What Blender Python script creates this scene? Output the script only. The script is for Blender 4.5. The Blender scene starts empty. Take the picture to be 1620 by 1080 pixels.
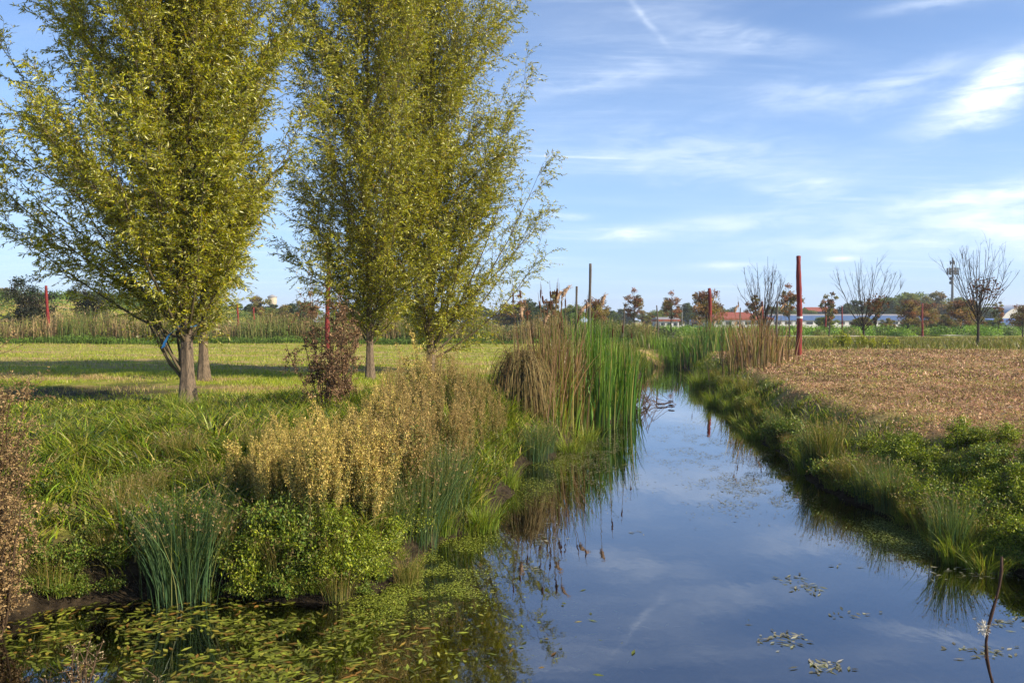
import bpy, math, random
import numpy as np
from mathutils import Vector

# ------------------------------------------------------------------ camera
rng = np.random.default_rng(7)
scene = bpy.context.scene
EYE = 1.7; F = 1260.0; PITCH = math.radians(1.45)
cam_d = bpy.data.cameras.new("camera"); cam = bpy.data.objects.new("camera", cam_d)
scene.collection.objects.link(cam); scene.camera = cam
cam.location = (0, 0, EYE); cam.rotation_euler = (math.radians(90) - PITCH, 0, 0)
cam_d.sensor_width = 36; cam_d.lens = 28.0; cam_d.clip_end = 3000; cam_d.clip_start = 0.05

# ------------------------------------------------------------------ light
SUN_EL = 31.0; SUN_AZ = 113.0          # azimuth clockwise from +Y
sun_d = bpy.data.lights.new("sun", 'SUN'); sun = bpy.data.objects.new("sun", sun_d)
scene.collection.objects.link(sun)
sun_d.energy = 5.0; sun_d.angle = math.radians(0.55); sun_d.color = (1.0, 0.87, 0.66)
el, az = math.radians(SUN_EL), math.radians(SUN_AZ)
sdir = Vector((math.sin(az) * math.cos(el), math.cos(az) * math.cos(el), math.sin(el)))
sun.rotation_euler = sdir.to_track_quat('Z', 'Y').to_euler()
sun.location = (20, -5, 30)

scene.view_settings.view_transform = 'Standard'
scene.view_settings.look = 'None'
scene.view_settings.exposure = 0.95
scene.view_settings.gamma = 1.0
scene.cycles.max_bounces = 8
scene.cycles.transparent_max_bounces = 12
scene.cycles.caustics_reflective = False
scene.cycles.caustics_refractive = False


class NT:
    """tiny helper to write node trees"""
    def __init__(s, tree):
        s.t = tree
        s.t.nodes.clear()
    def n(s, typ, **kw):
        nd = s.t.nodes.new(typ)
        for k, v in kw.items():
            if k == 'ins':
                for kk, vv in v.items():
                    s.set(nd, kk, vv)
            else:
                setattr(nd, k, v)
        return nd
    def set(s, nd, key, v):
        i = nd.inputs[key]
        if isinstance(v, bpy.types.NodeSocket):
            s.t.links.new(v, i)
        else:
            i.default_value = v
    def m(s, op, a, b=0.0, c=0.0, clamp=False):
        nd = s.t.nodes.new('ShaderNodeMath'); nd.operation = op; nd.use_clamp = clamp
        for k, v in enumerate((a, b, c)):
            s.set(nd, k, v)
        return nd.outputs[0]
    def mix(s, fac, a, b, blend='MIX'):
        nd = s.t.nodes.new('ShaderNodeMix'); nd.data_type = 'RGBA'; nd.blend_type = blend
        nd.clamp_factor = True
        s.set(nd, 0, fac)
        for k, v in ((6, a), (7, b)):
            if not isinstance(v, bpy.types.NodeSocket) and len(v) == 3:
                v = (*v, 1)
            s.set(nd, k, v)
        return nd.outputs[2]
    def noise(s, vec, scale, detail=4, rough=0.55, dist=0.0):
        nd = s.n('ShaderNodeTexNoise', ins={'Vector': vec, 'Scale': scale, 'Detail': detail, 'Roughness': rough, 'Distortion': dist})
        return nd.outputs[0]
    def ramp(s, v, lo, hi):
        nd = s.n('ShaderNodeMapRange', ins={0: v, 1: lo, 2: hi, 3: 0.0, 4: 1.0})
        nd.interpolation_type = 'SMOOTHSTEP'
        return nd.outputs[0]


# ------------------------------------------------------------------ sky
world = bpy.data.worlds.new("World"); scene.world = world; world.use_nodes = True
w = NT(world.node_tree)
out = w.n('ShaderNodeOutputWorld')
bg = w.n('ShaderNodeBackground'); bg.inputs[1].default_value = 0.10
w.t.links.new(bg.outputs[0], out.inputs[0])
sky = w.n('ShaderNodeTexSky'); sky.sky_type = 'NISHITA'; sky.sun_disc = False
sky.sun_elevation = el; sky.sun_rotation = az
sky.altitude = 0; sky.air_density = 1.0; sky.dust_density = 0.25; sky.ozone_density = 3.0
tc = w.n('ShaderNodeTexCoord')
sp = w.n('ShaderNodeSeparateXYZ', ins={0: tc.outputs['Generated']})
X, Y, Z = sp.outputs
zz = w.m('MAXIMUM', w.m('ADD', Z, 0.09), 0.05)
U = w.m('DIVIDE', X, zz); V = w.m('DIVIDE', Y, zz)
cmb = w.n('ShaderNodeCombineXYZ', ins={0: U, 1: V, 2: 0.0}).outputs[0]
mp = w.n('ShaderNodeMapping', ins={'Vector': cmb, 'Rotation': (0, 0, math.radians(28)), 'Scale': (0.55, 1.7, 1)}).outputs[0]
mp2 = w.n('ShaderNodeMapping', ins={'Vector': cmb, 'Rotation': (0, 0, math.radians(-14)), 'Scale': (0.5, 2.6, 1)}).outputs[0]
n1 = w.noise(mp, 1.15, 9, 0.62, 0.7)
n2 = w.noise(mp2, 2.6, 10, 0.66, 0.5)
nb = w.noise(cmb, 0.55, 3, 0.5, 0.2)
veil = w.ramp(w.m('ADD', w.m('MULTIPLY', n1, 0.75), w.m('MULTIPLY', nb, 0.5)), 0.52, 0.92)
fine = w.ramp(n2, 0.42, 0.78)
mask = w.m('ADD', w.m('MULTIPLY', veil, 0.17), w.m('MULTIPLY', w.m('MULTIPLY', veil, fine), 0.46))
# single streaks of cirrus, placed by azimuth / elevation
AZ = w.m('ARCTAN2', X, Y); EL = w.m('ARCSINE', Z)
wob = w.noise(w.n('ShaderNodeCombineXYZ', ins={0: w.m('MULTIPLY', AZ, 14), 1: w.m('MULTIPLY', EL, 60), 2: 0.0}).outputs[0], 1.0, 6, 0.6, 0.4)
wob2 = w.noise(w.n('ShaderNodeCombineXYZ', ins={0: w.m('MULTIPLY', AZ, 7), 1: w.m('MULTIPLY', EL, 18), 2: 3.0}).outputs[0], 1.6, 8, 0.65, 0.8)
streaks = [  # px, py, half width px, half height px, tilt deg, strength
    (985, 372, 48, 9, -1, .85), (1570, 150, 75, 26, 28, .95), (1590, 118, 50, 18, 30, .7), (1150, 355, 110, 15, 3, .45),
    (1150, 420, 60, 5, 0, .5), (1330, 410, 18, 4, 0, .7), (1270, 296, 55, 16, 0, .5),
    (1580, 310, 120, 15, 6, .7), (1560, 355, 150, 22, 2, .45), (1100, 250, 170, 34, -6, .34), (1300, 155, 120, 22, -5, .3),
    (905, 343, 30, 5, -3, .6), (1330, 385, 150, 12, 0, .3), (1450, 120, 60, 16, 15, .35), (1180, 65, 90, 14, -12, .35), (1012, 28, 50, 4.5, -48, .26), (905, 250, 80, 1.6, -2.5, .30),
    (1480, 8, 60, 8, 0, .4), (960, 130, 140, 14, 8, .28), (1620, 370, 70, 30, 0, .5)]
for (px, py, hw, hh, tilt, st) in streaks:
    a0 = math.atan((px - 810) / F); e0 = math.atan((508 - py) / F * math.cos(a0))
    da = w.m('SUBTRACT', AZ, a0); de = w.m('SUBTRACT', EL, e0)
    ct, sn = math.cos(math.radians(tilt)), math.sin(math.radians(tilt))
    k = math.cos(a0)
    da = w.m('MULTIPLY', da, k)
    p = w.m('DIVIDE', w.m('ADD', w.m('MULTIPLY', da, ct), w.m('MULTIPLY', de, sn)), hw / F)
    q = w.m('DIVIDE', w.m('SUBTRACT', w.m('MULTIPLY', de, ct), w.m('MULTIPLY', da, sn)), hh / F)
    if hh > 4:
        q = w.m('ADD', q, w.m('MULTIPLY', w.m('SUBTRACT', wob2, 0.5), 2.2))
    r2 = w.m('ADD', w.m('MULTIPLY', p, p), w.m('MULTIPLY', q, q))
    g = w.m('MULTIPLY', w.m('EXPONENT', w.m('MULTIPLY', r2, -1.0)), st)
    g = w.m('MULTIPLY', g, w.m('ADD', w.m('MULTIPLY', w.ramp(wob, 0.25, 0.72), 1.1), 0.15 if hh > 4 else 0.6))
    mask = w.m('ADD', mask, g)
mask = w.m('MULTIPLY', w.m('MINIMUM', mask, 0.93), w.ramp(Z, 0.0, 0.05))
skyc = w.n('ShaderNodeHueSaturation', ins={'Saturation': 1.08, 'Hue': 0.508, 'Value': 1.0, 'Color': sky.outputs[0]}).outputs[0]
skyc = w.mix(w.m('MULTIPLY', w.m('SUBTRACT', 1.0, w.ramp(Z, 0.0, 0.42)), 0.66), skyc, (2.25, 3.65, 6.4))
base = w.mix(mask, skyc, (6.0, 6.6, 7.4))
w.t.links.new(base, bg.inputs[0])

# ------------------------------------------------------------------ projection helpers (turn a pixel of the 1620x1080 photo into a place)
def ray(px, py):
    xc = (px - 810) / F; yc = -(py - 540) / F
    c, s = math.cos(PITCH), math.sin(PITCH)
    return np.array([xc, c + yc * s, -s + yc * c])
def P(px, py, z=0.0):
    r = ray(px, py); t = (z - EYE) / r[2]
    return np.array([r[0] * t, r[1] * t, z])
def PD(px, py, D):
    r = ray(px, py); t = D / r[1]
    return np.array([r[0] * t, D, EYE + r[2] * t])

# ------------------------------------------------------------------ mesh helpers
def norm(a):
    return a / np.maximum(np.linalg.norm(a, axis=-1, keepdims=True), 1e-9)

class Geo:
    def __init__(s):
        s.v = []; s.t = []; s.q = []; s.c = []; s.n = 0
    def add(s, v, tris=None, quads=None, col=(1, 1, 1)):
        v = np.asarray(v, dtype=np.float32).reshape(-1, 3)
        if tris is not None and len(tris): s.t.append(np.asarray(tris, dtype=np.int32).reshape(-1, 3) + s.n)
        if quads is not None and len(quads): s.q.append(np.asarray(quads, dtype=np.int32).reshape(-1, 4) + s.n)
        col = np.asarray(col, dtype=np.float32)
        if col.ndim == 1: col = np.broadcast_to(col, (len(v), 3))
        s.v.append(v); s.c.append(col); s.n += len(v)
    def mesh(s, name, mat, sharp=False):
        me = bpy.data.meshes.new(name)
        v = np.concatenate(s.v)
        t = np.concatenate(s.t) if s.t else np.zeros((0, 3), np.int32)
        q = np.concatenate(s.q) if s.q else np.zeros((0, 4), np.int32)
        me.vertices.add(len(v)); me.vertices.foreach_set('co', v.ravel())
        loops = np.concatenate([t.ravel(), q.ravel()]).astype(np.int32)
        me.loops.add(len(loops)); me.loops.foreach_set('vertex_index', loops)
        me.polygons.add(len(t) + len(q))
        ls = np.concatenate([np.arange(len(t)) * 3, len(t) * 3 + np.arange(len(q)) * 4]).astype(np.int32)
        me.polygons.foreach_set('loop_start', ls)
        if sharp:
            me.polygons.foreach_set('use_smooth', np.zeros(len(ls), dtype=bool))
        else:
            me.polygons.foreach_set('use_smooth', np.ones(len(ls), dtype=bool))
        me.update(calc_edges=True)
        c = np.concatenate(s.c)
        at = me.attributes.new('tint', 'FLOAT_COLOR', 'POINT')
        c4 = np.ones((len(c), 4), np.float32); c4[:, :3] = c
        at.data.foreach_set('color', c4.ravel())
        me.materials.append(mat)
        return me
    def build(s, name, mat, parent=None, loc=(0, 0, 0), sharp=False):
        o = bpy.data.objects.new(name, s.mesh(name, mat, sharp))
        scene.collection.objects.link(o)
        if parent is not None: o.parent = parent
        o.location = loc
        return o

def tubes(g, paths, radii, sides=5, col=(1, 1, 1), cap=False):
    paths = np.asarray(paths, float); radii = np.asarray(radii, float)
    N, K, _ = paths.shape
    radii = np.broadcast_to(radii, (N, K))
    tan = norm(np.gradient(paths, axis=1))
    ref = np.array([0.31, 0.95, 0.07])
    u = norm(np.cross(tan, ref)); w_ = np.cross(tan, u)
    a = np.arange(sides) / sides * 2 * np.pi
    ring = (np.cos(a)[None, None, :, None] * u[:, :, None, :] + np.sin(a)[None, None, :, None] * w_[:, :, None, :])
    v = paths[:, :, None, :] + ring * radii[:, :, None, None]
    idx = np.arange(N * K * sides).reshape(N, K, sides)
    A = idx[:, :-1, :]; B = idx[:, 1:, :]
    q = np.stack([A, np.roll(A, -1, 2), np.roll(B, -1, 2), B], -1).reshape(-1, 4)
    col = np.asarray(col, float)
    if col.ndim == 2: col = np.repeat(col, K * sides, axis=0)
    if cap:
        n0 = v.shape[0] * K * sides
        v2 = np.concatenate([v.reshape(-1, 3), paths[:, -1] + tan[:, -1] * radii[:, -1:] * 0.25])
        tr = []
        top = idx[:, -1, :]
        for i in range(N):
            for j in range(sides):
                tr.append((top[i, j], top[i, (j + 1) % sides], n0 + i))
        if col.ndim == 2: col = np.concatenate([col, col[:N]])
        g.add(v2, tris=tr, quads=q, col=col)
    else:
        g.add(v.reshape(-1, 3), quads=q, col=col)

def leaves(g, pos, d, nrm, L, W, col, fold=0.18, mid=0.45):
    """rhombic leaves folded along the midrib: two triangles each"""
    d = norm(d); side = norm(np.cross(d, nrm)); n2 = np.cross(side, d)
    L = np.asarray(L)[:, None] if np.ndim(L) else L
    W = np.asarray(W)[:, None] if np.ndim(W) else W
    a = pos; tip = pos + d * L
    m_ = pos + d * L * mid
    l = m_ + side * W * 0.5 + n2 * W * fold; r = m_ - side * W * 0.5 + n2 * W * fold
    v = np.stack([a, l, tip, r], 1).reshape(-1, 3)
    i = np.arange(len(pos)) * 4
    t = np.stack([np.stack([i, i + 2, i + 1], -1), np.stack([i, i + 3, i + 2], -1)], 1)
    g.add(v, tris=t.reshape(-1, 3), col=np.repeat(col, 4, axis=0))

def blades(g, pos, h, lean, droop, az_, W, col, segs=3, tipcol=None):
    """curved grass blades: lean = sideways reach of the tip as part of h, droop = how far it bends over"""
    N = len(pos)
    dirh = np.stack([np.cos(az_), np.sin(az_), np.zeros(N)], -1)
    face = rng.uniform(0, np.pi, N)
    side = np.stack([np.cos(face), np.sin(face), np.zeros(N)], -1)
    ts = np.linspace(0, 1, segs + 1)
    vs = []; cs = []
    for k, t in enumerate(ts):
        up = h * (t - droop * t ** 2.4)
        p = pos + dirh * (h * lean * t ** 1.7)[:, None] + np.array([0, 0, 1.0]) * up[:, None]
        wk = W * (1 - t ** 2) * 0.5 if k else W * 0.42
        cc = col if tipcol is None else col * (1 - t) + tipcol * t
        if k < segs:
            vs.append(p + side * np.reshape(wk, (-1, 1))); vs.append(p - side * np.reshape(wk, (-1, 1))); cs += [cc, cc]
        else:
            vs.append(p); cs.append(cc)
    K = 2 * segs + 1
    v = np.stack(vs, 1).reshape(-1, 3); c = np.stack(cs, 1).reshape(-1, 3)
    b = np.arange(N) * K
    q = [np.stack([b + 2 * k, b + 2 * k + 1, b + 2 * k + 3, b + 2 * k + 2], -1) for k in range(segs - 1)]
    t = np.stack([b + 2 * segs - 2, b + 2 * segs - 1, b + 2 * segs], -1)
    g.add(v, tris=t, quads=np.concatenate(q) if q else None, col=c)

def box(g, x0, x1, y0, y1, z0, z1, col=(1, 1, 1)):
    v = [(x, y, z) for x in (x0, x1) for y in (y0, y1) for z in (z0, z1)]
    q = [(0, 1, 3, 2), (4, 6, 7, 5), (0, 4, 5, 1), (2, 3, 7, 6), (0, 2, 6, 4), (1, 5, 7, 3)]
    g.add(v, quads=q, col=col)

def pal(N, cols, wts=None, jit=0.15):
    """random colours from a palette, each a little off"""
    cols = np.array(cols, float)
    wts = None if wts is None else np.array(wts, float) / sum(wts)
    i = rng.choice(len(cols), N, p=wts); j = rng.choice(len(cols), N, p=wts)
    f = rng.random((N, 1)) * 0.5
    c = cols[i] * (1 - f) + cols[j] * f
    return np.clip(c * (1 + rng.normal(0, jit * 1.2, (N, 1))), 0.004, 1)

def rdir(N):
    return norm(rng.normal(size=(N, 3)))

def vnoise(x, y, s, seed=0):
    """smooth 2-D value noise in 0..1"""
    x = np.asarray(x, float) / s + seed * 17.3; y = np.asarray(y, float) / s + seed * 5.1
    xi = np.floor(x); yi = np.floor(y); fx = x - xi; fy = y - yi
    fx = fx * fx * (3 - 2 * fx); fy = fy * fy * (3 - 2 * fy)
    def h(a, b):
        r = np.sin(a * 127.1 + b * 311.7 + seed * 74.7) * 43758.5453
        return r - np.floor(r)
    return (h(xi, yi) * (1 - fx) + h(xi + 1, yi) * fx) * (1 - fy) + (h(xi, yi + 1) * (1 - fx) + h(xi + 1, yi + 1) * fx) * fy

def ss(t):
    t = np.clip(t, 0, 1); return t * t * (3 - 2 * t)

# ------------------------------------------------------------------ object helpers
def tag(o, label=None, cat=None, group=None, kind=None):
    if label: o['label'] = label
    if cat: o['category'] = cat
    if group: o['group'] = group
    if kind: o['kind'] = kind
    return o
def thing(name, loc, label, cat, group=None, rz=0.0):
    o = bpy.data.objects.new(name, None); scene.collection.objects.link(o)
    o.location = [float(a) for a in loc]; o.rotation_euler = (0, 0, rz); o.empty_display_size = 0.2
    return tag(o, label, cat, group)
def dup(root, loc, rz=0.0, sc=1.0, label=None, group=None):
    r = root.copy(); scene.collection.objects.link(r)
    r.location = [float(a) for a in loc]; r.rotation_euler = (0, 0, rz)
    r.scale = (sc, sc, sc) if np.ndim(sc) == 0 else sc
    if label: r['label'] = label
    if group: r['group'] = group
    for ch in root.children:
        c = ch.copy(); scene.collection.objects.link(c); c.parent = r
    return r
class Placer:
    """first placing moves the source itself, later ones copy it"""
    def __init__(s, roots): s.roots = roots; s.used = set()
    def put(s, k, loc, rz=0.0, sc=1.0, label=None, group=None):
        r = s.roots[k]
        if k not in s.used:
            s.used.add(k)
            r.location = [float(a) for a in loc]; r.rotation_euler = (0, 0, rz)
            r.scale = (sc, sc, sc) if np.ndim(sc) == 0 else sc
            if label: r['label'] = label
            if group: r['group'] = group
            return r
        return dup(r, loc, rz, sc, label, group)

# ------------------------------------------------------------------ materials
def mat_new(name):
    m = bpy.data.materials.new(name); m.use_nodes = True
    return m, NT(m.node_tree)
def leaf_mat(name, trans=0.3, rough=0.5, spec=0.35, tcol=(1.25, 1.3, 0.6)):
    m, n = mat_new(name)
    o = n.n('ShaderNodeOutputMaterial')
    at = n.n('ShaderNodeAttribute', attribute_name='tint').outputs[0]
    pb = n.n('ShaderNodeBsdfPrincipled', ins={'Base Color': at, 'Roughness': rough, 'Specular IOR Level': spec})
    tr = n.n('ShaderNodeBsdfTranslucent', ins={0: n.mix(1.0, at, tcol, 'MULTIPLY')})
    mx = n.n('ShaderNodeMixShader', ins={0: trans, 1: pb.outputs[0], 2: tr.outputs[0]})
    n.t.links.new(mx.outputs[0], o.inputs[0])
    return m
def solid_mat(name, col, rough=0.8, spec=0.3, nscale=8, namp=0.25, bump=0.0, stretch=(1, 1, 1), col2=None, tint=False):
    m, n = mat_new(name)
    o = n.n('ShaderNodeOutputMaterial')
    co = n.n('ShaderNodeTexCoord').outputs['Object']
    mp_ = n.n('ShaderNodeMapping', ins={'Vector': co, 'Scale': stretch}).outputs[0]
    nz = n.noise(mp_, nscale, 6, 0.6)
    c2 = col2 if col2 else tuple(c * (1 - namp) for c in col)
    c = n.mix(n.ramp(nz, 0.35, 0.65), c2, col)
    if tint: c = n.mix(1.0, c, n.n('ShaderNodeAttribute', attribute_name='tint').outputs[0], 'MULTIPLY')
    pb = n.n('ShaderNodeBsdfPrincipled', ins={'Base Color': c, 'Roughness': rough, 'Specular IOR Level': spec})
    if bump:
        b = n.n('ShaderNodeBump', ins={'Strength': bump, 'Distance': 0.02, 'Height': nz})
        n.t.links.new(b.outputs[0], pb.inputs['Normal'])
    n.t.links.new(pb.outputs[0], o.inputs[0])
    return m

M_willow = leaf_mat('willow_leaf', 0.38, 0.38, 0.6, (1.45, 1.35, 0.35))
M_leaf = leaf_mat('leaf', 0.30, 0.5, 0.4)
M_grass = leaf_mat('grass_blade', 0.38, 0.42, 0.3)
M_dry = leaf_mat('dry_plant', 0.25, 0.8, 0.15, (1.2, 1.1, 0.8))
M_far = leaf_mat('far_leaf', 0.35, 0.7, 0.2)
M_bark = solid_mat('willow_bark', (0.19, 0.14, 0.095), 0.9, 0.2, 10, 0.5, 1.0, (6, 6, 0.9), col2=(0.07, 0.055, 0.042))
M_twig = solid_mat('twig_bark', (0.11, 0.085, 0.045), 0.7, 0.3, 6, 0.4, 0.0)
M_darkbark = solid_mat('dark_bark', (0.055, 0.045, 0.035), 0.9, 0.2, 14, 0.4, 0.6, (4, 4, 1))
M_red = solid_mat('red_painted_wood', (0.20, 0.014, 0.011), 0.6, 0.35, 9, 0.4, 0.6, (5, 5, 0.6), col2=(0.10, 0.011, 0.010))
M_red = solid_mat('red_painted_weathered_wood', (0.22, 0.014, 0.011), 0.65, 0.3, 5, 0.5, 1.0, (3, 3, 0.5), col2=(0.085, 0.014, 0.012))
M_grey_wood = solid_mat('grey_wood', (0.12, 0.10, 0.085), 0.9, 0.2, 9, 0.4, 0.6, (5, 5, 0.6))

# ------------------------------------------------------------------ terrain
shore_px = [(-140, 1012), (0, 985), (60, 962), (150, 948), (230, 944), (330, 942), (420, 948), (520, 950), (600, 936), (640, 908), (662, 880), (700, 855),
            (760, 832), (798, 800), (812, 760), (832, 738), (870, 724), (905, 700), (932, 680), (965, 670), (996, 658), (1004, 632), (1008, 606), (1018, 590),
            (1035, 581), (1065, 579), (1092, 584), (1098, 598), (1113, 618), (1143, 645), (1183, 680), (1225, 712), (1262, 748), (1310, 775),
            (1365, 802), (1410, 824), (1460, 850), (1530, 880), (1620, 912), (1760, 955)]
WATER_Z = -1.0
poly = [tuple(P(a, b, WATER_Z)[:2]) for a, b in shore_px] + [(8.2, 5.4), (5.0, 4.7), (2.0, 4.75), (0, 4.95), (-2.0, 4.8), (-3.6, 4.9), (-4.9, 5.5)]
# little bays and points along the bank
pp = []
for i in range(len(poly)):
    a = np.array(poly[i]); b = np.array(poly[(i + 1) % len(poly)]); n_ = max(1, int(np.linalg.norm(b - a) / 0.35))
    for k in range(n_):
        q_ = a + (b - a) * k / n_
        nn = np.array([-(b - a)[1], (b - a)[0]]) / np.linalg.norm(b - a)
        pp.append(q_ + nn * (vnoise(q_[0], q_[1], 0.55, 3) - 0.5) * 0.28)
poly = np.array(pp)

def shore_dist(x, y):
    """signed distance to the shoreline: positive on land"""
    x = np.asarray(x, float); y = np.asarray(y, float)
    d2 = np.full(x.shape, 1e12); inside = np.zeros(x.shape, bool)
    for i in range(len(poly)):
        ax, ay = poly[i]; bx, by = poly[(i + 1) % len(poly)]
        ex, ey = bx - ax, by - ay
        t = np.clip(((x - ax) * ex + (y - ay) * ey) / (ex * ex + ey * ey), 0, 1)
        d2 = np.minimum(d2, (x - ax - ex * t) ** 2 + (y - ay - ey * t) ** 2)
        if ay != by:
            c = ((ay > y) != (by > y)) & (x < (bx - ax) * (y - ay) / (by - ay) + ax)
            inside ^= c
    d = np.sqrt(d2)
    return np.where(inside, -d, d)

def ground_z(x, y, sd=None):
    x = np.asarray(x, float); y = np.asarray(y, float)
    if sd is None: sd = shore_dist(x, y)
    steep = -1 + 0.58 * ss(sd / 0.32) + 0.42 * ss((sd - 0.1) / 3.6)
    gentle = -1 + 0.22 * ss(sd / 0.25) + 0.78 * ss(sd / (2.3 - .9 * ss((y - 12) / 5)))
    f = ss((-0.9 - x) / 1.2) * ss((11.5 - y) / 2.0) * ss((y - 5.0) / 1.5)
    land = steep * f + gentle * (1 - f)
    bed = -1 - 0.75 * ss(-sd / 1.3)
    z = np.where(sd > 0, land, bed)
    amp = ss(sd / 1.0)
    z = z + amp * ((vnoise(x, y, 1.1, 1) - 0.5) * 0.10 + (vnoise(x, y, 0.33, 2) - 0.5) * 0.045 + (vnoise(x, y, 6, 5) - 0.5) * 0.16 * ss((sd - 2) / 3)) + amp * (x > 0) * ss((sd - 1.5) / 1.5) * ((vnoise(x, y, .22, 71) - .5) * .05 + ss((vnoise(x, y, .9, 72) - .62) / .2) * .05)
    # grassed embankment far away on the left
    z = z + 4.3 * ss((-36 - x) / 14) * ss((y - 74) / 18) * ss((190 - y) / 60)
    return z
def on_ground(x, y):
    return np.array([x, y, float(ground_z(np.array([x]), np.array([y]))[0])])
def PG(px, py, z=-0.2):
    """ground point seen at a pixel"""
    r_ = ray(px, py); y = np.geomspace(4.6, 120, 420); t = y / r_[1]
    X_ = r_[0] * t; Z_ = EYE + r_[2] * t; gz_ = np.maximum(ground_z(X_, y), WATER_Z)
    k = int(np.argmax(Z_ <= gz_))
    if k == 0: return P(px, py, z)
    f = (Z_[k - 1] - gz_[k - 1]) / max(1e-6, (Z_[k - 1] - gz_[k - 1]) - (Z_[k] - gz_[k]))
    return np.array([X_[k - 1] + (X_[k] - X_[k - 1]) * f, y[k - 1] + (y[k] - y[k - 1]) * f, gz_[k - 1] + (gz_[k] - gz_[k - 1]) * f])

def axis(lo, hi, a, b, fine, grow=1.13):
    c = list(np.arange(a, b, fine)); s = fine; v = c[-1]
    while v < hi:
        s *= grow; v += s; c.append(v)
    s = fine; v = c[0]; pre = []
    while v > lo:
        s *= grow; v -= s; pre.append(v)
    return np.array(pre[::-1] + c)
gx = axis(-900, 900, -13, 14, 0.10); gy = axis(-60, 1500, 3.5, 26, 0.10, 1.05)
GX, GY = np.meshgrid(gx, gy, indexing='ij')
SD = shore_dist(GX.ravel(), GY.ravel()).reshape(GX.shape)
GZ = ground_z(GX, GY, SD)
g = Geo()
nx, ny = GX.shape
idx = np.arange(nx * ny).reshape(nx, ny)
q = np.stack([idx[:-1, :-1], idx[1:, :-1], idx[1:, 1:], idx[:-1, 1:]], -1).reshape(-1, 4)
# masks in the tint attribute: r = dry brown mown field, g = bare wet soil and the painted tree-shade patch, b = pond bed
shade_dirt = P(150, 622)  # bare soil patch, its dark colour also painting the willows' shade
rx = (GX - shade_dirt[0]) / 3.2; ry = (GY - shade_dirt[1]) / 3.6
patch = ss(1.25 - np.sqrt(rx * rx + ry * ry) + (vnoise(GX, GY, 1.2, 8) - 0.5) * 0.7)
right = ss((GX - 1.5 + (GY - 16) * 0.0) / 1.5)
brown = right * ss((SD - 1.1 + .5 * ss((GY - 12) / 5)) / 1.1 + (vnoise(GX, GY, 0.8, 9) - 0.5) * 0.8) * (1 - ss((GY - 45) / 3)) * ss((GY - 3) / 3)
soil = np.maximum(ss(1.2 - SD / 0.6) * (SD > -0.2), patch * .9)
bedm = ss(-SD / 0.25)
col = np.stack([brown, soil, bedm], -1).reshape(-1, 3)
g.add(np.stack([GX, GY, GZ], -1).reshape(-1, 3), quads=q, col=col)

m, n = mat_new('ground_grass_soil')
o = n.n('ShaderNodeOutputMaterial')
co = n.n('ShaderNodeTexCoord').outputs['Object']
at = n.n('ShaderNodeSeparateColor', ins={0: n.n('ShaderNodeAttribute', attribute_name='tint').outputs[0]})
big = n.noise(co, 0.22, 4, 0.55); mid = n.noise(co, 1.6, 5, 0.6); fin = n.noise(co, 11, 6, 0.7)
strk = n.noise(n.n('ShaderNodeMapping', ins={'Vector': co, 'Scale': (0.09, 0.8, 1)}).outputs[0], 1.0, 6, 0.62, 0.3)
green = n.mix(n.ramp(mid, 0.35, 0.65), (0.16, 0.20, 0.016), (0.27, 0.28, 0.028))
straw = n.mix(n.ramp(fin, 0.3, 0.7), (0.22, 0.14, 0.07), (0.42, 0.31, 0.15))
gl = n.mix(n.ramp(n.m('ADD', n.m('MULTIPLY', strk, 0.7), n.m('MULTIPLY', mid, 0.3)), 0.43, 0.60), green, straw)
bfield = n.mix(n.ramp(fin, 0.34, 0.66), (0.12, 0.060, 0.036), (0.40, 0.245, 0.150))
bfield = n.mix(n.m('MULTIPLY', n.ramp(n.m('ADD', n.m('MULTIPLY', mid, 0.5), n.m('MULTIPLY', big, 0.5)), 0.45, 0.60), 0.65), bfield, (0.21, 0.22, 0.04))
c = n.mix(at.outputs[0], gl, bfield)
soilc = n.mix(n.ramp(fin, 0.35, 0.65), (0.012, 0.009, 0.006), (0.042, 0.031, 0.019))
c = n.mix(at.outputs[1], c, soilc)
c = n.mix(at.outputs[2], c, n.mix(n.ramp(mid, 0.3, 0.7), (0.055, 0.045, 0.012), (0.13, 0.085, 0.02)))
pb = n.n('ShaderNodeBsdfPrincipled', ins={'Base Color': c, 'Roughness': 0.95, 'Specular IOR Level': 0.1})
b = n.n('ShaderNodeBump', ins={'Strength': 0.9, 'Distance': 0.05, 'Height': n.m('ADD', fin, n.m('MULTIPLY', mid, 0.7))})
n.t.links.new(b.outputs[0], pb.inputs['Normal']); n.t.links.new(pb.outputs[0], o.inputs[0])
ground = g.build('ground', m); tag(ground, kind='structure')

# ------------------------------------------------------------------ water
m, n = mat_new('creek_water')
o = n.n('ShaderNodeOutputMaterial')
co = n.n('ShaderNodeTexCoord').outputs['Object']
r1 = n.noise(n.n('ShaderNodeMapping', ins={'Vector': co, 'Scale': (1.0, 0.45, 1)}).outputs[0], 2.2, 3, 0.5, 0.3)
r2 = n.noise(co, 9, 2, 0.5)
hgt = n.m('ADD', r1, n.m('MULTIPLY', r2, 0.10))
b = n.n('ShaderNodeBump', ins={'Strength': 0.10, 'Distance': 0.02, 'Height': hgt})
fr = n.n('ShaderNodeFresnel', ins={'IOR': 1.36, 'Normal': b.outputs[0]})
fac = n.m('MULTIPLY_ADD', fr.outputs[0], 0.80, 0.25, clamp=True)
gl_ = n.n('ShaderNodeBsdfGlossy', ins={'Color': (0.93, 0.95, 1, 1), 'Roughness': 0.018, 'Normal': b.outputs[0]})
tr = n.n('ShaderNodeBsdfTransparent', ins={'Color': (0.62, 0.56, 0.34, 1)})
mx = n.n('ShaderNodeMixShader', ins={0: fac, 1: tr.outputs[0], 2: gl_.outputs[0]})
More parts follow.
